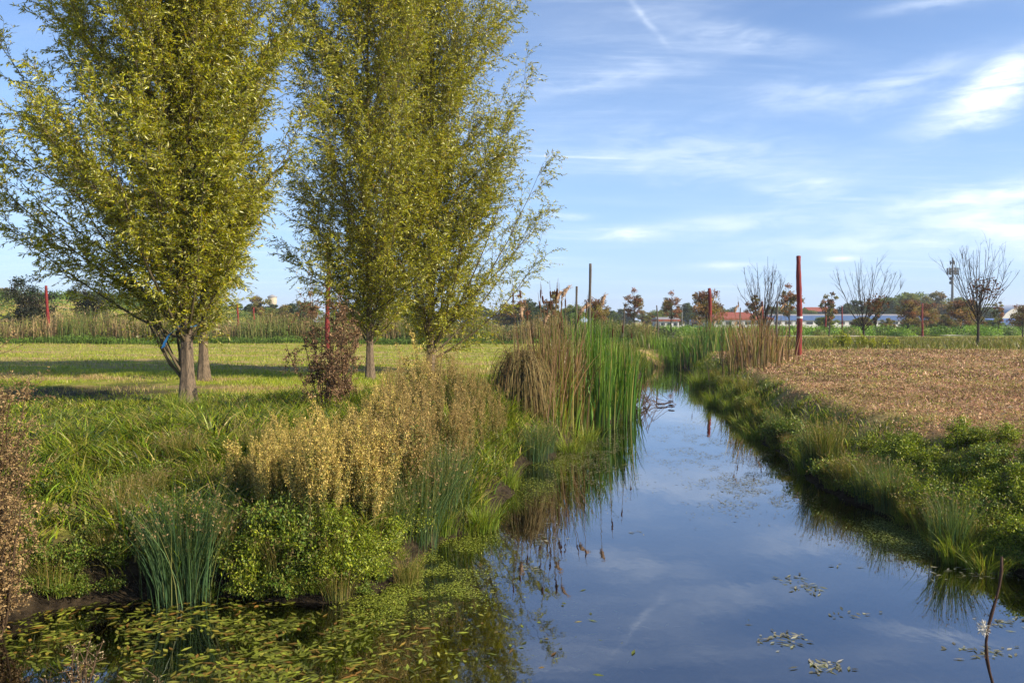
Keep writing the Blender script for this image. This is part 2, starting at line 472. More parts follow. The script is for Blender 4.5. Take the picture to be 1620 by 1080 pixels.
n.t.links.new(mx.outputs[0], o.inputs[0])
g = Geo()
wx = np.linspace(-8, 14, 23); wy = np.linspace(2, 52, 51)
WX, WY = np.meshgrid(wx, wy, indexing='ij'); idx = np.arange(WX.size).reshape(WX.shape)
g.add(np.stack([WX, WY, np.full(WX.shape, WATER_Z)], -1).reshape(-1, 3), quads=np.stack([idx[:-1, :-1], idx[1:, :-1], idx[1:, 1:], idx[:-1, 1:]], -1).reshape(-1, 4))
water = g.build('water', m); tag(water, kind='structure')

# ------------------------------------------------------------------ gravel path far behind the field
def strip(name, x0, x1, y0, y1, dz, mat):
    xs = np.linspace(x0, x1, 60); g = Geo(); zz0 = ground_z(xs, np.full(60, y0)) + dz; zz1 = ground_z(xs, np.full(60, y1)) + dz
    v = np.concatenate([np.stack([xs, np.full(60, y0), zz0], -1), np.stack([xs, np.full(60, y1), zz1], -1)])
    i = np.arange(59); g.add(v, quads=np.stack([i, i + 1, i + 61, i + 60], -1))
    return g.build(name, mat)
path = strip('path', 7, 110, 87.6, 89, 0.10, solid_mat('pale_gravel', (0.40, 0.37, 0.30), 0.9, 0.2, 3, 0.15)); tag(path, kind='structure')

# ------------------------------------------------------------------ willows
def willow(label, base, H, env, n_limb, r0, leafL, leafW, density, pal_c, pal_w, lean=(0, 0), start=0.12, trunk_wob=0.12, low_stems=0, group=None, sub=18):
    """env(t) -> centre x offset, centre y offset, left, right, depth radius at height t*H"""
    root = thing('willow_tree', base, label, 'willow tree', group)
    K = 14; ts = np.linspace(0, 1, K)
    tx = lean[0] * ts ** 1.3 * H + np.cumsum(rng.normal(0, trunk_wob, K)) * 0.25 * ts; ty = lean[1] * ts * H + np.cumsum(rng.normal(0, trunk_wob, K)) * 0.25 * ts
    tp = np.stack([tx, ty, ts * H * 0.95 - 0.15], -1)
    tr_ = r0 * (1 - ts * 0.93); tr_[0] *= 1.45; tr_[1] *= 1.02
    def trunk_at(t):
        return np.array([np.interp(t, ts, tp[:, k]) for k in range(3)]), np.interp(t, ts, tr_)
    g = Geo(); fine = 60; tf = np.linspace(0, 1, fine)
    fp = np.stack([np.interp(tf, ts, tp[:, k]) for k in range(3)], -1)
    a = np.linspace(0, 2 * np.pi, 28, endpoint=False)
    rr = np.interp(tf, ts, tr_)[:, None] * (1 + 0.10 * np.sin(a * 5 + tf[:, None] * 9) * (1.3 - tf[:, None]) + 0.05 * np.sin(a * 11 + 3 - tf[:, None] * 14)
                                            + 0.35 * np.exp(-tf[:, None] * 28) * (0.5 + 0.5 * np.sin(a * 3 + 1)))
    v = np.stack([fp[:, None, 0] + rr * np.cos(a), fp[:, None, 1] + rr * np.sin(a), np.broadcast_to(fp[:, 2:3], rr.shape)], -1)
    idx = np.arange(fine * 28).reshape(fine, 28); A = idx[:-1]; B = idx[1:]
    g.add(v.reshape(-1, 3), quads=np.stack([A, np.roll(A, -1, 1), np.roll(B, -1, 1), B], -1).reshape(-1, 4))
    g.build('trunk', M_bark, root)
    gb = Geo(); gl = Geo()
    # limbs
    lp = []; lr = []
    for i in range(n_limb):
        t0 = start + (0.84 - start) * ((i + rng.random()) / n_limb) ** 1.25
        S, rs = trunk_at(t0)
        azm = i * 2.39996 + rng.normal(0, 0.35)
        te = min(t0 + rng.uniform(0.05 if i % 2 else .16, 0.34) * (1.1 - 0.4 * t0), 1.0)
        cx, cy, rl, rr_, rd = env(te)
        f = rng.uniform(0.28, 1.0) ** 0.8
        ex = math.cos(azm); ey = math.sin(azm)
        E = np.array([cx + ex * (rr_ if ex > 0 else rl) * f, cy + ey * rd * f, te * H])
        C1 = S + (E - S) * np.array([0.36, 0.36, 0.20]); C2 = S + (E - S) * np.array([0.78, 0.78, 0.58])
        u = np.linspace(0, 1, 12)[:, None]
        path = (1 - u) ** 3 * S + 3 * u * (1 - u) ** 2 * C1 + 3 * u * u * (1 - u) * C2 + u ** 3 * E
        path += np.cumsum(rng.normal(0, 0.028, (12, 3)), axis=0) * u
        Ln = np.linalg.norm(E - S)
        lp.append(path); lr.append(np.clip(min(rs * 0.30, 0.006 * Ln + 0.009) * (1 - u[:, 0] * 0.9), 0.005, 1))
    # leader, leafy as well
    u = np.linspace(0.55, 1.0, 12); lead = np.stack([np.interp(u, ts, tp[:, k]) for k in range(3)], -1)
    lp.append(lead); lr.append(np.linspace(0.03, 0.006, 12))
    lp = np.array(lp); lr = np.array(lr)
    tubes(gb, lp, lr, 6)
    ltan = norm(np.gradient(lp, axis=1))
    # branchlets
    nl = len(lp)
    nb_ = nl * sub
    li = np.repeat(np.arange(nl), sub); tt = np.tile((np.arange(sub) + 0.5) / sub, nl) + rng.normal(0, 0.02, nb_)
    tt = np.clip(0.02 + 0.98 * tt, 0, 0.999) * 11; k0 = tt.astype(int); fr_ = (tt - k0)[:, None]
    k1 = np.minimum(k0 + 1, 11)
    bp = lp[li, k0] * (1 - fr_) + lp[li, k1] * fr_; bt = ltan[li, k0]
    out_ = bp.copy(); out_[:, 2] = 0; out_ = norm(out_ - np.array([tp[6, 0], tp[6, 1], 0]) * np.array([1, 1, 0]))
    bd = norm(bt * 0.75 + rdir(nb_) * 0.62 + out_ * 0.22 + np.array([0, 0, 0.32]))
    bl = rng.uniform(0.45, 1.15, nb_) * (H / 11.0) * (1.15 - 0.45 * tt / 11)
    s = np.linspace(0, 1, 6)
    bend = norm(rdir(nb_) + np.array([0, 0, 0.6])) * 0.18
    bpath = bp[:, None] + bd[:, None] * (s[None, :, None] * bl[:, None, None]) + bend[:, None] * (s ** 2)[None, :, None] * bl[:, None, None]
    tubes(gb, bpath, np.linspace(0.006, 0.0025, 6)[None] * np.ones((nb_, 1)), 4)
    # twigs
    nt = 9
    N = nb_ * nt
    bi = np.repeat(np.arange(nb_), nt); tt = np.clip((np.tile(np.arange(nt) + 0.6, nb_) / nt + rng.normal(0, 0.03, N)), 0, 0.999) * 5
    k0 = tt.astype(int); fr_ = (tt - k0)[:, None]
    tpz = bpath[bi, k0] * (1 - fr_) + bpath[bi, np.minimum(k0 + 1, 5)] * fr_
    td = norm(bd[bi] * 0.8 + rdir(N) * 0.75 + np.array([0, 0, 0.12])); tl = rng.uniform(0.16, 0.42, N) * (H / 11.0)
    s = np.linspace(0, 1, 3)
    tb = norm(rdir(N) * .7 + np.array([0, 0, -0.9])) * 0.30
    tpath = tpz[:, None] + td[:, None] * (s[None, :, None] * tl[:, None, None]) + tb[:, None] * (s ** 2)[None, :, None] * tl[:, None, None]
    tubes(gb, tpath, np.linspace(0.0035, 0.0018, 3)[None] * np.ones((N, 1)), 3)
    # leaves along twigs and branchlets
    nlv = density
    ti = np.repeat(np.arange(N), nlv); tt = (np.tile(np.arange(nlv), N) + rng.random(N * nlv)) / nlv
    lpz = tpz[ti] + td[ti] * (tt * tl[ti])[:, None] + tb[ti] * (tt ** 2 * tl[ti])[:, None]
    ld = norm(td[ti] * 0.75 + rdir(len(ti)) * 0.6 + np.array([0, 0, -0.35]))
    clump_ = rng.random(nb_)[bi[ti]]
    keep = rng.random(len(ti)) < np.where(clump_ < .22, .45, .97)
    lpz = lpz[keep]; ld = ld[keep]; Nn = len(lpz)
    leaves(gl, lpz, ld, rdir(Nn), rng.uniform(0.5, 1.35, Nn) * leafL, rng.uniform(0.6, 1.3, Nn) * leafW, pal(Nn, pal_c, pal_w, 0.2))
    # low water shoots hugging the trunk
    if low_stems:
        u = np.linspace(0, 1, 8)
        sp_ = []
        for i in range(low_stems):
            aa = rng.uniform(-0.6, 3.6) if i % 3 else rng.uniform(2.4, 4.0); h0 = rng.uniform(0.3, 1.1); hl = rng.uniform(1.2, 2.3); of = rng.uniform(0.3, 1.0)
            S, rs = trunk_at(h0 / H)
            S = S + np.array([math.cos(aa), math.sin(aa), 0]) * rs * 0.8
            E = S + np.array([math.cos(aa) * of, math.sin(aa) * of, hl])
            sp_.append(S + (E - S) * np.stack([u ** 0.7, u ** 0.7, u], -1) + np.cumsum(rng.normal(0, 0.012, (8, 3)), 0))
        tubes(gb, np.array(sp_), np.linspace(0.032, 0.010, 8)[None] * np.ones((low_stems, 1)), 6)
    gb.build('branches', M_twig, root)
    gl.build('crown', M_willow, root)
    print(label, 'leaves', Nn)
    return root

WP = [(0.27, 0.29, 0.010), (0.39, 0.38, 0.014), (0.14, 0.165, 0.010), (0.42, 0.26, 0.010), (0.55, 0.54, 0.25)]  # last pale tone paints white glints into some leaves
WW = [4, 4, 3, 0.6, 1.5]
T = np.array
e1 = T([[0, 0, .4, .4, .4], [.10, 0, 1.5, 1.2, 1.0], [.17, -.2, 3.6, 2.3, 2.0], [.35, -.3, 4.1, 2.6, 2.6], [.5, -.3, 4.1, 2.75, 2.6], [.72, -.2, 3.6, 2.5, 2.3], [.88, 0, 2.5, 2.1, 1.7], [1.0, 0, .5, .5, .5]])
def env_from(tab, cy=0.0):
    return lambda t: (np.interp(t, tab[:, 0], tab[:, 1]), cy, np.interp(t, tab[:, 0], tab[:, 2]), np.interp(t, tab[:, 0], tab[:, 3]), np.interp(t, tab[:, 0], tab[:, 4]))
b1 = PG(297, 642, 0)
willow('tall willow nearest the camera with pale split trunk and low side shoots', b1, 11.5, env_from(e1), 104, 0.125, 0.092, 0.0235, 18, WP, WW, lean=(-0.01, 0.0), start=0.12, low_stems=7, sub=21)
b2 = PG(322, 602, 0)
e2 = T([[0, 0, .4, .4, .4], [.18, 0, 1.0, .9, 1.0], [.3, 0, 2.2, 1.9, 2.0], [.6, 0, 2.6, 2.2, 2.4], [.85, 0, 1.8, 1.6, 1.6], [1.0, 0, .5, .5, .5]])
willow('willow with dark straight trunk standing just behind the nearest willow', b2, 11.5, env_from(e2), 40, 0.125, 0.14, 0.04, 7, WP, WW, start=0.22, sub=15)
b3 = PG(585, 600, 0)
e3 = T([[0, 0, .4, .4, .4], [.10, 0, 2.2, 2.2, 1.6], [.25, 0, 2.6, 2.8, 2.5], [.5, -.1, 2.6, 2.8, 2.6], [.75, -.1, 2.5, 2.5, 2.2], [.9, 0, 1.8, 1.7, 1.5], [1.0, 0, .4, .4, .4]])
willow('middle willow with slim upright trunk rising behind the golden weeds', b3, 14.0, env_from(e3), 90, 0.10, 0.108, 0.028, 15, WP, [4, 3.5, 3.5, .6, 1.2], start=0.08, sub=17)
b4 = PG(682, 590, 0)
e4 = T([[0, 0, .4, .4, .4], [.10, .3, 1.8, 3.1, 2.0], [.25, .3, 2.0, 4.0, 2.6], [.36, .3, 2.0, 4.2, 2.8], [.42, .3, 2.0, 3.4, 2.8], [.6, .2, 2.0, 3.0, 2.6], [.8, .2, 1.9, 2.7, 2.2], [.93, 0, 1.2, 2.2, 1.5], [1.0, 0, .4, .6, .5]])
willow('rightmost willow with long limbs reaching out to the right over the reeds', b4, 15.8, env_from(e4), 96, 0.12, 0.112, 0.030, 15, WP, [4, 3.5, 3.5, .6, 1.2], start=0.035, sub=17)

# blue strap tied round the low shoots of the nearest willow
g = Geo()
pth = T([[-0.02, -0.30, 1.62], [-0.12, -0.33, 1.50], [-0.22, -0.34, 1.42], [-0.30, -0.33, 1.30], [-0.35, -0.32, 1.17]])
for k, o_ in enumerate((0, .045)):
    v = []
    for j, p_ in enumerate(pth):
        wd = 0.035 + 0.008 * math.sin(j * 2 + k)
        v += [p_ + T([-wd * .6, o_, -wd * .4]), p_ + T([wd * .6, o_ + .01, wd * .4])]
    i = np.arange(len(pth) - 1) * 2
    g.add(v, quads=np.stack([i, i + 1, i + 3, i + 2], -1))
loop_ = [[math.cos(a) * .19 + 0.0, math.sin(a) * .19, 1.60 + .03 * math.sin(a)] for a in np.linspace(0, 2 * np.pi, 20)]
tubes(g, [loop_], np.full((1, 20), .012), 5)
o = g.build('strap', solid_mat('blue_plastic', (0.02, 0.13, 0.36), 0.4, 0.5, 20, 0.3)); o.location = b1
tag(o, 'blue plastic strap tied to the shoots of the nearest willow', 'strap')

# ------------------------------------------------------------------ poles
def pole(px, py_top, py_base, wpx, kind, label, D=None, band=False, hidden_base=False, lean=0.0):
    if D is None:
        b_ = PG(px, py_base, 0); D = b_[1]
    else:
        b_ = on_ground(PD(px, 510, D)[0], D)
    top = PD(px, py_top, D)
    H = top[2] - b_[2]; r = wpx * D / F / 2
    mat = M_red if kind == 'red' else M_grey_wood
    name = 'red_wooden_post' if kind == 'red' else 'wooden_post'
    root = thing(name, b_, label, 'post', 'tall posts standing about the park')
    K = 16; ts = np.linspace(0, 1, K)
    p_ = np.stack([np.sin(ts * 5 + px) * r * .35 + lean * H * ts, np.cos(ts * 4 + px) * r * .35, ts * H - .1 * (ts < .01)], -1)
    rad = r * (1.12 - .3 * ts) * (1 + .07 * np.sin(ts * 19 + px) + rng.normal(0, .035, K))
    g = Geo(); tubes(g, [p_], [rad], 12, cap=True); g.build('shaft', mat, root)
    if band:
        zc = PD(px, 502, D)[2] - b_[2]
        g = Geo(); q_ = np.array([np.interp(zc, p_[:, 2], p_[:, k]) for k in range(2)])
        tubes(g, [[[q_[0], q_[1], zc - .05], [q_[0], q_[1], zc], [q_[0], q_[1], zc + .05]]], [[r * 1.13] * 3], 12)
        g.build('band', solid_mat('white_tape', (0.7, 0.7, 0.68), 0.6, 0.3), root)
    return root
pole(1263, 405, 563, 8.5, 'red', 'tall red post with a white band on the brown field', band=True)
pole(519, 377, 545, 7, 'red', 'red post between the nearest and middle willow', D=48)
pole(75, 452, 515, 5, 'red', 'short bright red post at far left beside the dark tree', D=64)
pole(1123, 456, 515, 6, 'red', 'red post in front of a russet tree behind the far reeds', D=52, lean=-.012)
pole(1205, 477, 531, 4.2, 'red', 'thinner red post just left of the banded red post by the path')
pole(933, 417, 520, 5, 'grey', 'tallest grey post sticking up behind the green cattails', D=40)
pole(913, 453, 520, 4, 'grey', 'shorter grey post left of the tallest grey post', D=42, lean=-.01)
pole(1229, 477, 522, 3.4, 'grey', 'dark slim post between bare tree and banded red post', D=75)
pole(1171, 487, 522, 2.0, 'grey', 'very thin dark post in front of the red roofed building', D=95)
pole(1306, 476, 524, 2.6, 'red', 'dull red post in front of the cream house', D=95)
pole(1332, 484, 524, 2.2, 'red', 'thin red post right of the cream house', D=98)
pole(1459, 480, 525, 3.0, 'red', 'dark red post among russet trees in front of the wood', D=90)
pole(376, 480, 508, 3.0, 'red', 'small red post seen right of the willow trunks', D=90)
pole(402, 487, 508, 3.0, 'red', 'second small red post left of the water tower', D=92)
pole(985, 486, 515, 2.2, 'grey', 'thin leaning grey post just right of the green cattails', D=60, lean=.05)
pole(1042, 483, 515, 2.4, 'grey', 'leaning grey post left of the small striped building', D=62, lean=-.05)

# ------------------------------------------------------------------ bare trees
def bare_tree(label, base, H, spread, r0, fork, n1, cl=None, skew=0.0):
    root = thing('bare_tree', base, label, 'tree', 'bare young trees at the field edge')
    g = Geo()
    K = 8; ts = np.linspace(0, 1, K)
    tp = np.stack([np.sin(ts * 3) * .05, ts * 0, ts * H * fork - .1], -1)
    tubes(g, [tp], [np.linspace(r0, r0 * .7, K)], 8); g.build('trunk', M_darkbark, root)
    gb = Geo(); lp = []; S = tp[-1]
    for i in range(n1):
        a = i * 2.4 + rng.normal(0, .2); f = rng.uniform(.25, 1.0)
        E = np.array([math.cos(a) * spread * f + skew * H * .2, math.sin(a) * spread * f, H * (1 - .28 * f ** 2 + rng.normal(0, .04))])
        u = np.linspace(0, 1, 9)[:, None]; S0 = S - np.array([0, 0, rng.uniform(0, .25) * H * fork])
        C = S0 + (E - S0) * np.array([.62, .62, .38])
        lp.append((1 - u) ** 2 * S0 + 2 * u * (1 - u) * C + u * u * E + np.cumsum(rng.normal(0, .045, (9, 3)), 0))
    lp = np.array(lp); tubes(gb, lp, np.linspace(r0 * .30, .007, 9)[None] * np.ones((n1, 1)), 5)
    sub = 6; li = np.repeat(np.arange(n1), sub); k = rng.integers(2, 8, n1 * sub); N = n1 * sub
    tn = norm(np.gradient(lp, axis=1))[li, k]
    d = norm(tn * .9 + rdir(N) * .55 + T([0, 0, .3])); L = rng.uniform(.4, 1.1, N) * H / 6; s = np.linspace(0, 1, 5)
    bp = lp[li, k][:, None] + d[:, None] * (s[None, :, None] * L[:, None, None]) + rdir(N)[:, None] * (s ** 2)[None, :, None] * .12 * L[:, None, None]
    tubes(gb, bp, np.linspace(.008, .0045, 5)[None] * np.ones((N, 1)), 4)
    N2 = N * 4; bi = np.repeat(np.arange(N), 4); k = rng.integers(1, 5, N2)
    d2 = norm(d[bi] * .8 + rdir(N2) * .6 + T([0, 0, .25])); L2 = rng.uniform(.12, .42, N2); s = np.linspace(0, 1, 3)
    tubes(gb, bp[bi, k][:, None] + d2[:, None] * (s[None, :, None] * L2[:, None, None]), np.full((N2, 3), .0038), 3)
    gb.build('branches', M_darkbark, root)
    if cl:   # few leaves left on the inner limbs
        gl = Geo()
        n_, lo, hi, cx, rad = cl
        p_ = rdir(n_) * (rng.random((n_, 1)) ** .5) * rad + T([cx, 0, (lo + hi) / 2])
        leaves(gl, p_, rdir(n_), rdir(n_), np.full(n_, .16), np.full(n_, .10), pal(n_, [(.10, .035, .02), (.16, .06, .025), (.07, .06, .02)]))
        gl.build('crown', M_far, root)
    return root
bare_tree('bare young tree right of the banded post, limbs fanned out to the right', PG(1365, 549, 0), 5.4, 2.5, .075, .28, 20, (240, 2.1, 3.4, .8, T([.9, .9, .65])), .3)
bare_tree('bare young tree farthest right, beside the antenna mast', PG(1546, 549, 0), 6.3, 2.5, .09, .34, 26, (300, 2.6, 4.6, .4, T([1.0, 1.0, .8])))
bp = PD(1208, 515, 47)
bare_tree('bare tree with upright twigs standing behind the far reeds', on_ground(bp[0], 47), 5.2, 1.6, .12, .26, 22)

# ------------------------------------------------------------------ leafy far trees: prototypes and copies
def leafy_tree(name, label, cat, H, cr, trunk_h, r0, n_clump, n_leaf, leaf, colours, wts, mat=M_far, vert=1.0, clump=0.28, group=None):
    """unit tree at the origin"""
    root = thing(name, (0, 0, 0), label, cat, group)
    g = Geo(); K = 7; ts = np.linspace(0, 1, K); top = trunk_h + (H - trunk_h) * .6
    tp = np.stack([np.sin(ts * 4) * r0 * .5, np.cos(ts * 3) * r0 * .4, ts * top - .1], -1)
    tubes(g, [tp], [np.linspace(r0, r0 * .3, K)], 7)
    cz = (H + trunk_h) / 2; hz = (H - trunk_h) / 2
    c_ = rdir(n_clump) * (rng.uniform(.2, 1.0, (n_clump, 1)) ** .8); c_ *= T([cr, cr, hz * vert]); c_[:, 2] += cz
    u = np.linspace(0, 1, 5)[None, :, None]
    S = np.stack([np.zeros(n_clump), np.zeros(n_clump), np.clip(c_[:, 2] - cr * .6, trunk_h * .8, top)], -1)
    tubes(g, S[:, None] * (1 - u) + c_[:, None] * u, np.linspace(r0 * .35, r0 * .1, 5)[None] * np.ones((n_clump, 1)), 4)
    g.build('trunk', M_darkbark, root)
    gl = Geo(); per = n_leaf // n_clump
    rad = rng.uniform(.7, 1.25, n_clump) * clump * cr
    ci = np.repeat(np.arange(n_clump), per); N = len(ci)
    p_ = c_[ci] + rdir(N) * (rng.random((N, 1)) ** .45) * rad[ci][:, None] * T([1, 1, .8])
    cc = pal(n_clump, colours, wts, .12)[ci] * (1 + rng.normal(0, .18, (N, 1)))
    leaves(gl, p_, rdir(N), norm(rdir(N) + T([0, 0, .6])), rng.uniform(.7, 1.3, N) * leaf, rng.uniform(.7, 1.2, N) * leaf * .6, np.clip(cc, .005, 1))
    gl.build('crown', mat, root)
    return root
RUS = [(.19, .085, .055), (.26, .12, .07), (.15, .12, .05), (.22, .20, .06)]
GRN = [(.11, .16, .04), (.17, .22, .045), (.23, .24, .06), (.08, .12, .045)]
DRK = [(.04, .065, .03), (.06, .085, .035), (.09, .11, .04)]
AUT = [(.20, .18, .05), (.26, .18, .05), (.14, .15, .04), (.20, .11, .045)]
rt = Placer([leafy_tree('young_tree', 'x', 'tree', 5.0, 1.15, 2.1, .09, 26, 1700, .20, RUS, [3, 3, 2, 1]),
             leafy_tree('young_tree', 'x', 'tree', 5.0, 1.0, 1.6, .09, 22, 1600, .20, RUS, [2, 2, 3, 2]),
             leafy_tree('young_tree', 'x', 'tree', 5.0, 1.75, .9, .09, 40, 3400, .20, [(.23, .10, .055), (.28, .22, .06), (.20, .18, .05), (.15, .08, .05)], [3, 2, 2, 2])])
gt = Placer([leafy_tree('broadleaf_tree', 'x', 'tree', 10, 4.6, 1.5, .35, 46, 9000, .5, GRN, [3, 3, 2, 2]),
             leafy_tree('broadleaf_tree', 'x', 'tree', 10, 3.6, 1.2, .30, 40, 7500, .48, AUT, [3, 1, 3, 2]),
             leafy_tree('broadleaf_tree', 'x', 'tree', 10, 4.2, 1.0, .35, 46, 8000, .5, DRK, [3, 3, 2])])
cn = Placer([leafy_tree('conifer', 'x', 'conifer', 10, 1.9, .6, .22, 60, 3600, .38, DRK, [3, 2, 1], vert=1.1, clump=.42)])
def place(pl, k, px, py_top, D, label, Hn=5.0, group=None, wide=1.0):
    x = PD(px, 510, D)[0]; b_ = on_ground(x, D); H = PD(px, py_top, D)[2] - b_[2]; s_ = H / Hn
    return pl.put(k, b_, rng.uniform(0, 6.28), (s_ * wide, s_ * wide, s_), label, group)
GR = 'young russet trees in the park'
place(rt, 0, 1003, 459, 88, 'small russet tree standing alone right of the green cattails', group=GR)
place(rt, 0, 1062, 463, 92, 'small round russet tree above the small striped building', group=GR)
place(rt, 2, 1117, 452, 78, 'larger russet tree directly behind a red post', group=GR)
place(rt, 1, 1192, 465, 86, 'russet tree partly behind the bare tree at the far reeds', group=GR)
place(rt, 0, 1249, 452, 82, 'slim russet tree just left of the banded red post', group=GR)
place(rt, 1, 1312, 461, 90, 'russet tree in front of the cream house', group=GR)
place(rt, 1, 874, 459, 66, 'greenish russet tree behind the brown cattails', group=GR)
place(rt, 2, 943, 466, 74, 'russet tree right behind the tallest grey post', group=GR)
place(rt, 0, 823, 468, 90, 'small russet tree at the left edge of the brown cattails', group=GR)
place(rt, 2, 1437, 468, 95, 'russet tree standing before the left half of the green wood', group=GR)
place(rt, 2, 1466, 474, 98, 'darker russet tree before the middle of the green wood', group=GR)
place(rt, 2, 1520, 468, 92, 'wide yellow and russet tree left of the farthest right bare tree', group=GR, wide=1.2)
place(rt, 1, 1580, 476, 98, 'russet tree near the right edge left of the arched hall', group=GR)
place(rt, 2, 1618, 477, 84, 'dark russet tree cut by the right edge of the photo', group=GR)
place(rt, 0, 490, 482, 88, 'small russet tree behind the dead brown shrub', group=GR)
place(rt, 1, 1385, 474, 96, 'yellowish young tree behind the bare tree right of the banded post', group=GR)
GW = 'trees of the far wood'
for px, py, D, k, lab in [
    (1395, 470, 250, 2, 'leftmost tree of the green wood on the right horizon'), (1420, 464, 240, 0, 'green tree second from the left in the far wood'),
    (1448, 462, 255, 0, 'tallest rounded green tree in the middle of the far wood'), (1476, 464, 245, 1, 'lighter green tree right of the middle of the far wood'),
    (1498, 470, 250, 0, 'green tree of the far wood just left of the antenna mast'), (1530, 476, 255, 1, 'yellow green tree right of the antenna mast'),
    (1556, 487, 240, 2, 'dark tree behind the farthest right bare tree'), (1345, 475, 230, 2, 'dark round tree right of the cream house'),
    (1362, 484, 260, 2, 'low dark tree behind the bare tree right of the banded post'), (1286, 492, 300, 2, 'dark tree behind the cream house'),
    (1228, 484, 240, 0, 'rounded grey green tree left of the banded red post'), (1246, 485, 238, 0, 'green tree directly behind the slim russet tree'),
    (1090, 480, 210, 2, 'dark tree left of the larger russet tree'), (1020, 492, 190, 1, 'light green low tree left of the small striped building'),
    (1038, 490, 195, 0, 'rounded green tree behind the small striped building'), (1070, 491, 200, 1, 'low green tree right of the small striped building'),
    (850, 478, 150, 2, 'dark tree behind the brown cattails'), (905, 482, 160, 0, 'green tree behind the two grey posts'), (965, 488, 180, 2, 'low dark tree behind the green cattails'),
    (800, 482, 150, 1, 'brownish green tree at the foot of the rightmost willow'), (1608, 500, 220, 2, 'low tree in front of the arched hall')]:
    place(gt, k, px, py, D, lab, 10.0, GW, 1.45)
GL_ = 'trees on the left horizon'
for px, py, D, k, lab in [
    (12, 458, 170, 1, 'pale brown tree at the far left edge'), (112, 462, 190, 1, 'russet tree between the two dark trees on the left'),
    (230, 466, 180, 2, 'dark tree seen through the nearest willow'), (330, 474, 170, 0, 'green tree seen behind the willow trunks'),
    (372, 478, 150, 0, 'green tree behind the first small red post'), (412, 470, 190, 1, 'reddish tree left of the water tower'), (418, 492, 110, 1, 'low olive bush tree below the water tower'),
    (462, 480, 140, 2, 'dark blue green tree right of the water tower'), (485, 476, 150, 0, 'green tree behind the small russet tree'), (640, 476, 160, 0, 'green tree behind the middle willow'), (740, 480, 160, 2, 'dark tree low behind the rightmost willow'),
    (560, 478, 150, 2, 'dark tree behind the dead brown shrub'), (426, 481, 175, 2, 'dark tree hiding the foot of the water tower'), (446, 484, 165, 0, 'green tree just right of the water tower'), (392, 482, 140, 2, 'dark tree between the two small red posts')]:
    place(gt, k, px, py, D, lab, 10.0, GL_, 1.3)
GS = 'low shrubs before the long white building'
for i in range(22):
    px = rng.uniform(1290, 1640)
    place(gt, int(rng.integers(0, 2)), px, rng.uniform(497, 508), rng.uniform(110, 126), 'low shrub growing along the wire fence before the long white building', 10.0, GS, 1.3)
GF = 'low trees of the distant treeline'
for i in range(64):
    px = rng.uniform(545, 1640); D_ = rng.uniform(250, 330)
    place(gt, int(rng.integers(0, 3)), px, rng.uniform(482, 494) if px < 1330 else rng.uniform(474, 488), D_, 'low rounded tree in the distant treeline', 10.0, GF, 1.5)
for i in range(26):
    px = rng.uniform(-40, 545); D_ = rng.uniform(130, 170)
    place(gt, int(rng.integers(0, 3)), px, rng.uniform(474, 490), D_, 'low tree in the treeline at left, seen between the willows', 10.0, 'low trees of the left treeline', 1.5)
for px, py, D, lab in [(1088, 477, 190, 'blue green conifer left of the larger russet tree'), (1160, 484, 240, 'conifer above the red roofed building'), (835, 470, 140, 'conifer behind the brown cattails'), (1052, 478, 230, 'slim conifer above the small striped building')]:
    place(cn, 0, px, py, D, lab, 10.0, 'conifers on the horizon')
# the two nearer dark trees at left, with big leaves
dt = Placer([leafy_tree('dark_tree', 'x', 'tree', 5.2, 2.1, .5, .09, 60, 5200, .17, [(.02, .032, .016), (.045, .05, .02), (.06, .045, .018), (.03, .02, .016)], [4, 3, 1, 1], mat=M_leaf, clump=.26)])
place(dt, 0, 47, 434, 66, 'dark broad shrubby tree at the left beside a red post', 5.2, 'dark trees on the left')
place(dt, 0, 148, 442, 72, 'dark shrubby tree under the left limbs of the nearest willow', 5.2, 'dark trees on the left')

